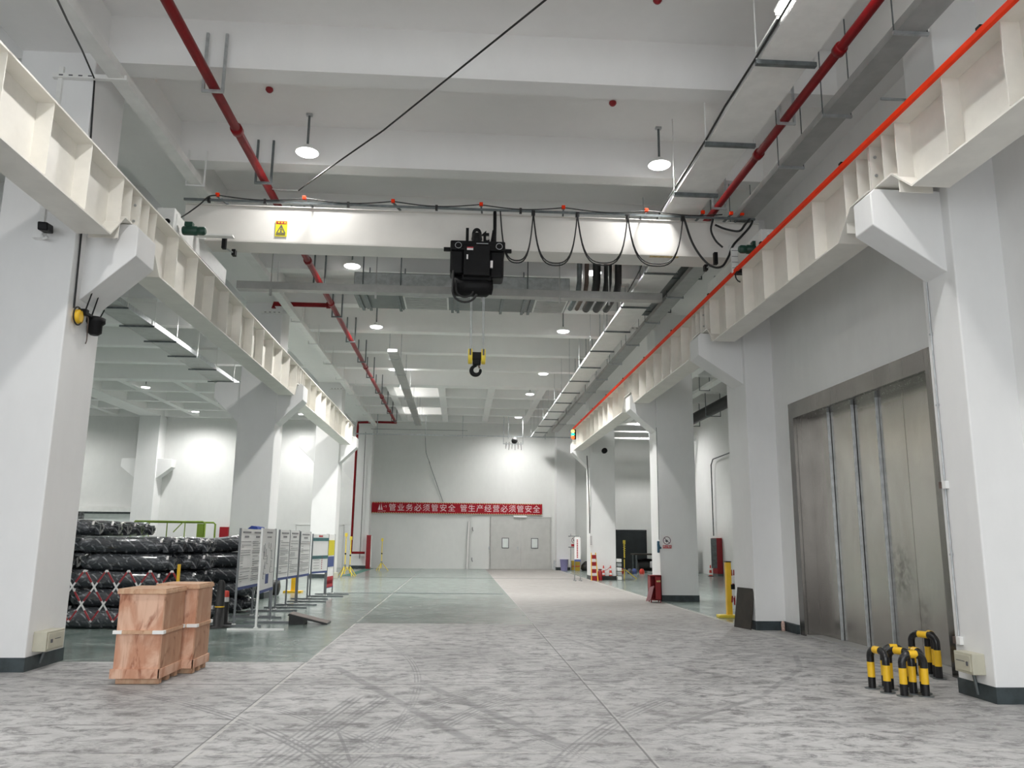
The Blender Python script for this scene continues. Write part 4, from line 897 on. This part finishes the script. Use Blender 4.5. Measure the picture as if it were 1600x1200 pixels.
notice_board('notice board with teal headers and cards at the end of the row', (-3.70, 21.0), (-3.45, 21.9), 'cards', .62, 1.60)
notice_board('colourful notice board with red, yellow and blue blocks, last of the row', (-3.50, 22.0), (-3.42, 22.8), 'colour', .2, 1.60)
notice_board('hidden back notice board behind the plan board', (-3.95, 16.3), (-3.9, 17.5), 'text', .62, 1.62)

# tilted ramp on the floor
t = thing('wedge_ramp', 'dark brown wedge ramp lying by the feet of the notice boards', 'ramp', (-2.6, 15.2, 0))
MB().prism([(-2.98, .0), (-2.72, .0), (-2.72, .11), (-2.98, .15)], 'y', 14.98, 15.36).build('block', 'rubber', t)
MB().prism([(-3.0, .15), (-2.34, .0), (-2.30, .0), (-2.30, .02), (-2.98, .18)], 'y', 14.95, 15.4).build('sloping_plate', 'rubber', t)
MB().prism([(-2.98, .181), (-2.31, .022), (-2.31, .026), (-2.98, .187)], 'y', 14.97, 15.38).build('brown_top', 'brown', t)

# ---------------------------------------------------------------- film-wrapped black rolls in three piles
RL, RR = 1.50, .148
def roll_proto():
    t = thing('wrapped_roll', 'x', 'roll', (0, 0, 0), 'black film-wrapped rolls')
    rnd = random.Random(3); n = 18; prof = []
    mb = MB(); vs = []; rings = 16
    for i in range(rings + 1):
        x = -RL / 2 + RL * i / rings
        e = min(i, rings - i)
        R = RR * (.55 if e == 0 else .93 if e == 1 else 1.0)
        for k in range(n):
            a = 2 * PI * k / n; rr = R * (1 + .035 * math.sin(3 * a + i * .7) * (rnd.random()) + .02 * (rnd.random() - .5))
            vs.append((x + (.03 * (rnd.random() - .5) if e < 2 else 0), rr * math.cos(a), rr * math.sin(a)))
    mb.add(vs, [(i * n + k, i * n + (k + 1) % n, (i + 1) * n + (k + 1) % n, (i + 1) * n + k) for i in range(rings) for k in range(n)], True)
    mb.add(vs[:n], [tuple(range(n))]); mb.add(vs[-n:], [tuple(range(n))])
    mb.build('wrapped_body', 'wrap', t)
    for s in (-1, 1):
        mb = MB()
        for k in range(9):
            a = k * 2 * PI / 9; r0 = .05 + .05 * rnd.random()
            mb.obox((s * (RL / 2 + .015), r0 * math.cos(a), r0 * math.sin(a)), (.03 + .02 * rnd.random(), 0, 0), (0, .03, .018 * rnd.random()), (0, -.02 * rnd.random(), .028))
        mb.build('crumpled_end', 'wrap', t)
    MB().obox((RL / 2 - .055, -RR * .78, RR * .55), (.018, .004, 0), (0, .012, .03), (0, .002, .0015)).build('end_label', 'paper', t)
    MB().obox((RL / 2 + .03, -.03, .01), (.003, 0, 0), (0, .032, .01), (0, -.016, .052)).build('end_label', 'paper', t)
    return t
proto = roll_proto(); first = [True]
rr = random.Random(11)
def place_roll(x, y, z, label, tilt=0.0):
    rz = (rr.random() - .5) * .14
    if first[0]:
        proto.location = (x, y, z); proto['label'] = label; proto.rotation_euler = (0, tilt, rz); first[0] = False
    else:
        r = dup(proto, (x, y, z), label, rz); r.rotation_euler = ((rr.random() * 6), tilt, rz) if False else (0, tilt, rz)
nth = ['front', 'second', 'third', 'fourth', 'fifth', 'sixth']; lay = ['bottom', 'second', 'third', 'fourth', 'fifth', 'sixth']
for j in range(5):
    for k in range(5):
        if j > 0 and k == 0 and j < 4: pass
        place_roll(-5.80 + (rr.random() - .5) * .22 + .10 * j + (.30 if (k == 0 and j == 3) else 0) - .02 * k, 14.72 + .36 * j + .07 * k * (1 if j == 0 else .5), RR + .300 * k + .0 * j,
                   'black film-wrapped roll, %s layer from the floor, %s row of the middle pile' % (lay[k], nth[j]), .015 * (rr.random() - .5))
for j in range(0):
    place_roll(-5.9 + .08 * (j - 2), 15.0 + .36 * j, RR + .300 * 5, 'black film-wrapped roll on top of the middle pile, %s row' % nth[j], -.03)
for j in range(6):
    for k in range(6 if j != 1 else 5):
        place_roll(-7.66 + (rr.random() - .5) * .16 + (.34 if k == 5 else -.03 * k), 15.0 + .56 * j + .07 * k * (1 if j == 0 else .4), RR + .300 * k,
                   'black film-wrapped roll, %s layer from the floor, %s row of the left pile' % (lay[k], nth[j]), .0)
for j in range(2):
    for k in range(5):
        place_roll(-5.12 + (rr.random() - .5) * .2 + .06 * k, 17.3 + .4 * j, RR + .300 * k, 'black wrapped roll, %s layer up, %s row of the right pile by the boards' % (lay[k], nth[j]), -.02 - (.10 if k == 4 else 0))
place_roll(-5.75, 14.22, RR, 'black film-wrapped roll lying on the floor behind the red and white lattice')
tag(MB().prism([(-4.62, 1.50), (-4.32, 1.74), (-4.2, 1.72), (-4.15, 1.52)], 'y', 17.3, 17.9).build('blue_sheet', 'bluetarp'), 'blue sheet folded on the rolls behind the first notice board', 'sheet')

# lime green cage trolley
t = thing('cage_trolley', 'lime green wire cage standing behind the black rolls', 'cage', (-6.7, 19.4, 0))
mb = MB(); fr = [(-7.5, .0), (-7.5, 1.75), (-7.42, 1.84), (-5.9, 1.84), (-5.85, 1.80), (-5.85, 0)]
mb.path([(x, 19.2, z) for x, z in fr], .022, 8); mb.build('front_frame', 'lime', t)
mb = MB(); mb.path([(x, 20.0, z) for x, z in fr], .022, 8); mb.build('rear_frame', 'lime', t)
for x in (-7.1, -6.7, -6.3): MB().tube((x, 19.2, 0.1), (x, 19.2, 1.84), .012, 6).build('upright', 'lime', t)
MB().bar((-6.55, 19.2, 1.60), (-6.35, 19.2, 1.83), .02).build('brace', 'lime', t)
MB().box(-6.02, -5.87, 19.18, 19.2, 1.0, 1.8).build('end_plate', 'lime', t)
for z in (.12,): MB().box(-7.5, -5.85, 19.2, 20.0, .08, .12).build('deck', 'lime', t)

# expanding lattice barriers
def lattice(t, X0, n, s, y, z0, z1, name='lattice'):
    w_ = MB(); dx = 1.5 * s
    for i in range(-1, n + 1):
        for sg in (1, -1):
            a = Vector((X0 + i * s, y + .006 * sg, z1)); b2 = Vector((X0 + i * s + sg * dx, y + .006 * sg, z0))
            u0, u1 = 0.0, 1.0; lo, hi = X0 - .05, X0 + n * s - s + .05 + s * .5
            f = lambda u: a.x + (b2.x - a.x) * u
            us = [k / 24 for k in range(25) if lo <= f(k / 24) <= hi]
            if len(us) < 3: continue
            u0, u1 = us[0], us[-1]; w_.cur = 0; w_.bar(a.lerp(b2, u0), a.lerp(b2, u1), .024, .010, up=(0, 1, 0))
            for c0, c1 in ((.04, .24), (.42, .60), (.78, .97)):
                q0, q1 = max(c0, u0), min(c1, u1)
                w_.cur = 1
                if q1 - q0 > .05: w_.bar(a.lerp(b2, q0) - Vector((0, .004, 0)), a.lerp(b2, q1) - Vector((0, .004, 0)), .026, .008, up=(0, 1, 0))
    w_.build(name, ('paper', 'signred'), t)
t = thing('expanding_barrier', 'red and white expanding lattice barrier in front of the black rolls', 'barrier', (-5.4, 13.4, 0))
lattice(t, -6.21, 6, .335, 13.4, .18, .97)
for x in (-4.43, -6.75):
    MB().box(x - .02, x + .02, 13.38, 13.42, 0.02, 1.07).build('post', 'yellow', t); MB().box(x - .05, x + .05, 13.15, 13.65, 0, .03).build('foot', 'yellow', t)
t = thing('expanding_barrier', 'folded red and white lattice barrier with yellow post by the lift pier', 'barrier', (5.55, 16.7, 0))
MB().box(5.49, 5.60, 16.64, 16.74, .05, 1.10).build('post', 'yellow', t, .008); MB().box(5.485, 5.605, 16.635, 16.745, 1.10, 1.12).build('post_cap', 'black', t)
MB().box(5.30, 5.85, 16.58, 16.80, 0, .055).build('base', 'lemon', t, .01)
w_ = MB()
for k in range(4):
    x = 5.60 + k * .06; w_.cur = 0
    w_.bar((x, 16.66, .95), (x + .05, 16.66, .25 + .05 * k), .028, .012, up=(0, 1, 0)); w_.bar((x + .06, 16.65, .95), (x - .01, 16.65, .30), .028, .012, up=(0, 1, 0))
    for a, b2 in ((.0, .17), (.42, .56), (.80, 1)):
        p, q = Vector((x, 16.652, .95)), Vector((x + .05, 16.652, .25 + .05 * k)); w_.cur = 1; w_.bar(p.lerp(q, a), p.lerp(q, b2), .031, .01, up=(0, 1, 0))
        p, q = Vector((x + .06, 16.642, .95)), Vector((x - .01, 16.642, .30)); w_.cur = 1; w_.bar(p.lerp(q, a), p.lerp(q, b2), .031, .01, up=(0, 1, 0))
w_.build('lattice', ('paper', 'signred'), t); MB().box(5.58, 5.86, 16.63, 16.69, .56, .66).build('hinge_block', 'black', t)
tag(MB().obox((5.13, 14.62, .35), (.06, -.26, 0), (.045, .0, .35), (.008, .002, 0)).build('plywood_board', 'board'), 'dark brown board leaning against the pier by the lift', 'board')
t = thing('plastic_bottle', 'small labelled plastic bottle on the floor at the foot of the pier', 'bottle', (5.66, 14.2, 0))
MB().lathe((5.66, 14.2, 0), [(.028, 0), (.034, .01), (.034, .13), (.014, .17)], 14).build('bottle_body', 'pet', t); MB().lathe((5.66, 14.2, .17), [(.015, 0), (.015, .022)], 12).build('cap', 'whiteplastic', t)

# rubber post, cones
t = thing('delineator_post', 'black rubber post with thin yellow ring behind the crates', 'post', (-4.04, 14.43, 0))
MB().lathe((-4.04, 14.43, 0), [(.20, 0), (.20, .02), (.085, .03), (.06, .74), (.03, .78)], 20).build('post_body', 'rubber', t); MB().lathe((-4.04, 14.43, .33), [(.078, 0), (.077, .02)], 20).build('yellow_ring', 'yellow', t)
def cone(name, label, x, y, h, group=None, z0=0.0):
    t = thing(name, label, 'traffic cone', (x, y, z0), group); r = h * .20
    MB().box(x - r, x + r, y - r, y + r, z0, z0 + h * .05).build('base', 'rubber', t)
    MB().lathe((x, y, z0 + h * .05), [(r * .8, 0), (r * .22, h * .93), (r * .15, h * .95)], 18).build('cone_body', 'orangecone', t)
    for a, b2 in ((.10, .28), (.55, .74)):
        f = lambda u: r * .8 + (r * .22 - r * .8) * u + .004
        MB().lathe((x, y, z0 + h * .05), [(f(a), h * .93 * a), (f(b2), h * .93 * b2)], 18).build('white_band', 'paper', t)
    return t
cone('traffic_cone', 'red and white cone left of the pair in front of the far right column', 5.72, 32.29, .42, 'traffic cones', .14)
cone('traffic_cone', 'red and white cone right of the pair in front of the far right column', 6.0, 32.29, .42, 'traffic cones', .14)
tag(MB().box(5.55, 6.2, 32.18, 32.39, 0, .14).build('rubber_block', 'rubber', None, .01), 'black rubber block carrying the two small cones at the far right column', 'block')
tag(MB().path([(5.75, 32.25, .36), (5.86, 32.23, .40), (5.97, 32.25, .50)], .01, 5).build('cone_chain', 'redprint'), 'red chain strung between the two far cones', 'chain')
t = thing('delineator_post', 'small black post with red and white top behind the first notice board', 'post', (-4.1, 15.0, 0))
MB().lathe((-4.1, 15.0, 0), [(.15, 0), (.15, .02), (.07, .03), (.055, .38)], 16).build('post_body', 'rubber', t); MB().lathe((-4.1, 15.0, .38), [(.056, 0), (.052, .08)], 16).build('white_band', 'paper', t); MB().lathe((-4.1, 15.0, .46), [(.052, 0), (.045, .10), (.02, .11)], 16).build('red_tip', 'orangecone', t)
cone('traffic_cone', 'small cone in front of the red cabinet in the right bay', 11.3, 36.4, .5, 'traffic cones')
cone('traffic_cone', 'small cone left of the red cabinet in the right bay', 10.9, 37.4, .6, 'traffic cones')

# folding barrier / ladder and things in front of the far right column
t = thing('folding_barrier', 'yellow folding barrier with red panels leaning at the far right column', 'barrier', (5.27, 31.9, 0))
for xa, xb in ((5.15, 5.185), (5.40, 5.355)): MB().bar((xa, 31.75, 0), (xb, 31.98, 1.05), .03, .04).build('side_rail', 'yellow', t)
for z in (.28, .55, .82): MB().box(5.19, 5.36, 31.85, 31.90, z, z + .15).build('red_panel', 'signred', t)
MB().box(5.15, 5.45, 31.8, 31.95, 0, .16).build('folded_lattice', 'signred', t)
for z in (.2, .46, .72): MB().box(5.19, 5.36, 31.86, 31.89, z, z + .05).build('white_panel', 'paper', t)
t = thing('fire_extinguisher', 'dull red extinguisher bucket right of the folding barrier', 'fire extinguisher', (5.52, 31.95, 0))
MB().lathe((5.52, 31.95, 0), [(.085, 0), (.09, .02), (.09, .33), (.03, .40)], 16).build('cylinder', 'signred', t); MB().box(5.46, 5.58, 31.93, 31.97, .38, .43).build('handle', 'black', t)
t = thing('crate_stack', 'stack of grey perforated bins beside the far right column', 'bins', (6.42, 32.3, 0))
for k in range(5): MB().box(6.27, 6.43, 32.2, 32.5, .01 + k * .17, .14 + k * .17).build('bin', 'galv' if k % 2 else 'white', t, .01)

# red open cabinet at the sign column
t = thing('fire_cabinet', 'small open red cabinet standing at the sign column', 'cabinet', (5.0, 20.75, 0))
mb = MB(); mb.box(4.97, 5.13, 20.62, 20.64, .05, .66); mb.box(4.84, 4.86, 20.62, 20.90, .05, .66); mb.box(4.84, 5.13, 20.88, 20.90, .05, .66); mb.box(4.84, 5.13, 20.62, 20.90, .64, .67); mb.box(5.11, 5.13, 20.62, 20.90, .05, .66); mb.box(4.84, 5.13, 20.62, 20.9, .05, .07)
mb.build('body', 'signred', t)
for x in (4.86, 5.10):
    for y in (20.64, 20.87): MB().box(x - .012, x + .012, y - .012, y + .012, 0, .05).build('foot', 'signred', t)
MB().box(5.0, 5.10, 20.612, 20.62, .50, .54).build('label_plate', 'gold', t); MB().box(4.86, 4.97, 20.63, 20.88, .36, .38).build('shelf', 'signred', t)
tag(MB().obox((4.82, 20.58, .22), (.06, 0, .02), (.05, .01, .17), (.004, .006, 0)).build('card_sheet', 'pink2'), 'pink card leaning against the open red cabinet', 'card')
# small things on the floor near the farthest right corner
t = thing('stand_sign', 'no smoking sign on a thin stand at the far right corner column', 'sign', (5.72, 41.8, 0))
MB().tube((5.72, 41.8, 0), (5.72, 41.8, 1.85), .02, 8).build('pole', 'galv', t); MB().box(5.70, 6.12, 41.77, 41.79, 1.2, 1.72).build('plate', 'paper', t)
M['paper'];  prohibition(t, 5.91, 41.765, 1.53, .14); MB().box(5.74, 6.08, 41.76, 41.77, 1.22, 1.34).build('caption_strip', 'redprint', t)
for z in (1.18, 1.73): MB().box(5.60, 6.14, 41.78, 41.82, z - .02, z + .02).build('cross_bar', 'strut', t)
MB().box(5.55, 5.9, 41.7, 41.9, 0, .03).build('foot', 'strut', t)
t = thing('notice_board', 'lone narrow notice board with a red text column at the far right corner', 'notice board', (4.57, 31.5, 0), 'notice boards on stands')
MB().box(4.45, 4.69, 31.49, 31.51, .72, 1.64).build('panel', 'boardwhite', t); MB().box(4.45, 4.69, 31.485, 31.49, .72, .80).build('blue_bottom_band', 'blue', t)
mb = MB()
for k in range(11): mb.box(4.54, 4.59, 31.482, 31.489, .86 + k * .065, .90 + k * .065)
mb.build('red_text_column', 'redprint', t)
for x in (4.46, 4.68): p_ = MB().box(x - .012, x + .012, 31.5, 31.524, 0, 1.66).build('post', 'postgrey', t); MB().box(x - .02, x + .02, 31.2, 31.8, 0, .03).build('foot_bar', 'postgrey', p_)
tag(MB().lathe((5.42, 42.15, 0), [(.17, 0), (.22, .55), (.23, .56)], 18).build('waste_bin', 'lilac'), 'lilac waste bin at the foot of the far right corner column', 'bin')
t = thing('tool_box', 'mustard yellow box with red strip beside the lilac bin', 'box', (6.0, 42.15, 0))
MB().box(5.80, 6.22, 42.0, 42.3, 0, .50).build('body', 'mustard', t, .01); MB().box(5.80, 6.22, 41.99, 42.0, .2, .24).build('strip', 'redprint', t)
tag(MB().lathe((6.55, 42.1, 0), [(.20, 0), (.28, .08), (.25, .28), (.12, .42), (.04, .48)], 14).build('black_bag', 'rubber'), 'black bag slumped beside the mustard box', 'bag')
tag(MB().box(4.88, 4.98, 42.2, 42.3, 0, .5).build('grey_canister', 'galv', None, .01), 'grey canister left of the far right corner column', 'canister')
t = thing('grey_notice', 'small grey notice on the edge of the far right column', 'notice', (5.24, 32.39, 1.6))
MB().box(5.205, 5.30, 32.375, 32.395, 1.30, 1.72).build('sheet', 'paper', t)
mb = MB()
for k in range(8): mb.box(5.215, 5.285, 32.37, 32.376, 1.36 + k * .045, 1.375 + k * .045)
mb.build('print', 'ink', t)

# work light tripods
def tripod(label, x, y, h, spread, folded=False, yaw=0.3):
    t = thing('work_light_tripod', label, 'tripod', (x, y, 0), 'yellow work light tripods'); top = h * .22
    for k in range(3):
        a = yaw + k * 2 * PI / 3; MB().tube((x + .02 * math.cos(a), y + .02 * math.sin(a), top + .06), (x + spread * math.cos(a), y + spread * math.sin(a), .015), .018, 8).build('leg', 'lemon', t)
    MB().tube((x, y, .12), (x, y, h), .02, 8).build('pole', 'lemon', t); MB().lathe((x, y, top), [(.04, 0), (.045, .04), (.045, .10), (.03, .12)], 12).build('hub', 'strut', t)
    MB().lathe((x, y, h * .52), [(.03, 0), (.035, .03), (.03, .06)], 12).build('clamp', 'black', t)
    MB().obox((x, y - .02, h - .04), (.05, 0, 0), (0, .03, 0), (0, 0, .07)).build('lamp_head', 'lemon', t, .008)
    return t
tripod('yellow tripod in front of the corner left of the banner, left of its pair', -4.50, 33.0, 1.68, .40)
tripod('yellow tripod close beside another one near the third left column', -4.37, 33.5, 1.55, .36, False, .9)
tripod('yellow tripod standing alone under the left end of the banner', -3.68, 39.6, 1.50, .34)
t = tripod('yellow tripod with coiled cable in front of the dark shutter', 6.70, 33.0, 1.52, .55)
MB().path([(6.70 + (.045 if k < 14 else .03) * math.cos(k * 1.6), 32.96, 1.40 - k * .022) for k in range(26)], .016, 6).build('coiled_cable', 'lemon', t)

# red hydrant cabinets
t = thing('hydrant_cabinet', 'tall narrow red hydrant cabinet at the corner left of the banner', 'hydrant cabinet', (-4.56, 42.2, 0), 'red hydrant cabinets')
MB().box(-4.70, -4.48, 42.0, 42.34, .08, 1.68).build('body', 'signred', t, .01); MB().box(-4.478, -4.44, 42.01, 42.33, .1, 1.66).build('door', 'white', t); MB().box(-4.7, -4.48, 42.02, 42.3, 0, .08).build('plinth', 'signred', t)
t = thing('hydrant_cabinet', 'red hydrant cabinet with dark front against the right bay wall', 'hydrant cabinet', (11.7, 37.2, 0), 'red hydrant cabinets')
MB().box(11.72, 11.98, 36.7, 37.4, .1, 1.70).build('body', 'signred', t, .01); MB().box(11.46, 11.715, 36.7, 36.74, .35, 1.68).build('door', 'strut', t); MB().box(11.72, 11.98, 36.7, 37.4, 0, .1).build('plinth', 'strut', t)
t = thing('hydrant_cabinet', 'red panel on the end wall just left of the second left column', 'hydrant cabinet', (-12.2, 43, 1.6), 'red hydrant cabinets')
MB().box(-12.35, -11.9, 43.0, 43.19, 1.2, 2.02).build('body', 'signred', t, .01)

# clutter in the right bay
t = thing('work_table', 'dark low table in front of the dark shutter', 'table', (9.4, 40.3, 0))
MB().box(8.6, 10.2, 39.8, 40.8, .85, .92).build('table_top', 'board', t)
for x in (8.7, 10.1):
    for y in (39.9, 40.7): MB().box(x - .03, x + .03, y - .03, y + .03, 0, .85).build('leg', 'strut', t)
tag(MB().path([(8.85, 40.3, .33), (9.2, 40.3, .38), (9.6, 40.3, .36), (9.9, 40.3, .33)], .30, 12).build('black_tarp', 'rubber'), 'heap of black tarpaulin under the low table', 'tarpaulin')
t = thing('scrap_pallet', 'pallet stacked with grey machine parts behind the sign column', 'pallet', (7.3, 29.0, 0))
MB().box(6.8, 7.9, 28.6, 29.4, 0, .10).build('pallet_deck', 'strut', t)
q = random.Random(5)
for k in range(9):
    x = 7.0 + q.random() * .75; z = .10 + (k // 3) * .24; MB().box(x - .17, x + .17, 28.7, 29.2, z, z + .23).build('machine_part', 'junk', t, .03)
for x, y, mm, nm, lab in ((7.75, 38.6, 'signred', 'tool_case', 'small red case on the floor before the dark shutter'), (8.05, 38.4, 'ink', 'bin_bucket', 'dark bucket on the floor before the dark shutter'), (8.65, 38.5, 'orangecone', 'orange_bundle', 'orange bundle on the floor before the dark shutter'), (8.33, 38.7, 'blue', 'blue_case', 'blue case between the dark bucket and the orange bundle')):
    o = MB().lathe((x, y, 0), [(.10, 0), (.13, .03), (.12, .15), (.06, .24)], 12).build(nm, mm); tag(o, lab, 'box' if 'case' in nm else 'bucket' if 'bucket' in nm else 'bundle')
t = thing('steel_rack', 'grey steel rack against the wall behind the sign column', 'rack', (11.1, 40, 0))
for x in (10.6, 11.5):
    for y in (39.8, 40.3): MB().box(x - .03, x + .03, y - .03, y + .03, 0, 2.2).build('upright', 'strut', t)
for z in (.3, .9, 1.5, 2.1): MB().box(10.57, 11.53, 39.77, 40.33, z, z + .04).build('shelf', 'galv', t)
t = thing('picture_frame', 'empty dark frame on the end wall right of the dark shutter', 'frame', (10.3, 43.15, 1.3))
mb = MB(); mb.box(10.3, 10.95, 43.14, 43.19, .82, .87); mb.box(10.3, 10.95, 43.14, 43.19, 1.53, 1.58); mb.box(10.3, 10.35, 43.14, 43.19, .82, 1.58); mb.box(10.9, 10.95, 43.14, 43.19, .82, 1.58); mb.build('frame', 'ink', t)

# stuff behind the notice boards and on the floor
t = thing('bollard_post', 'yellow post on a yellow base beneath the narrow notice board', 'post', (-4.6, 23.5, 0))
MB().box(-4.66, -4.54, 23.44, 23.56, .04, .9).build('post', 'yellow', t, .01); MB().box(-4.85, -4.35, 23.35, 23.65, 0, .05).build('base', 'yellow', t)
tag(MB().lathe((-5.0, 22.2, .21), [(.1, -.3), (.2, -.27), (.2, .27), (.1, .3)], 18, 'x').build('black_drum', 'rubber'), 'black drum lying behind the notice boards beside the yellow post', 'drum')
for y0, lab, x0, x1, nm in ((23.55, 'dark slotted drain grate crossing the green floor', -3.7, 1.28, 'trim_1'), (33.0, 'thin dark drain slot across the floor by the far columns', -3.9, 5.0, 'trim_2')):
    t = thing(nm, lab, 'floor drain', ((x0 + x1) / 2, y0, 0), None, 'structure'); wd = .10 if y0 < 30 else .05
    MB().box(x0, x1, y0 - wd, y0 + wd, .0, .004).build('frame', 'band', t)
    if y0 < 30:
        mb = MB(); n = 60
        for k in range(n): mb.box(x0 + (x1 - x0) * (k + .2) / n, x0 + (x1 - x0) * (k + .6) / n, y0 - .07, y0 + .07, .004, .008)
        mb.build('grate_bars', 'postgrey', t)
struct(MB().box(-4.75, -4.35, 33.8, 43, 0, .003), 'trim_3', 'greenline', 'dark green painted floor strip along the far left corner', 'floor marking')
tag(MB().tube((.43, 43.08, 0), (.48, 43.17, 2.45), .045, 10).build('white_pole', 'paper'), 'tall white pole leaning on the end wall left of the door', 'pole')
t = thing('tray_box', 'beige bucket beside the third left column', 'bucket', (-4.55, 32.4, 0)); MB().box(-4.78, -4.62, 31.9, 32.15, 0, .22).build('body', 'beige', t, .01)
tag(MB().path([(-5.03, 42.3, 7.0), (-5.03, 42.3, 1.0), (-5.06, 42.3, .5)], .012, 6).build('corner_cable', 'rubber'), 'dark cable down the far left corner column', 'cable')
tag(MB().path(soft([(5.1, 32.35, 4.9), (5.15, 32.3, 3.6), (5.19, 32.36, 2.4), (5.19, 32.37, 1.8)]), .018, 6).build('column_cable', 'rubber'), 'black cable hanging down the column behind the cones', 'cable')

# big tubes: nothing else; tidy the scene graph
bpy.context.view_layer.update()
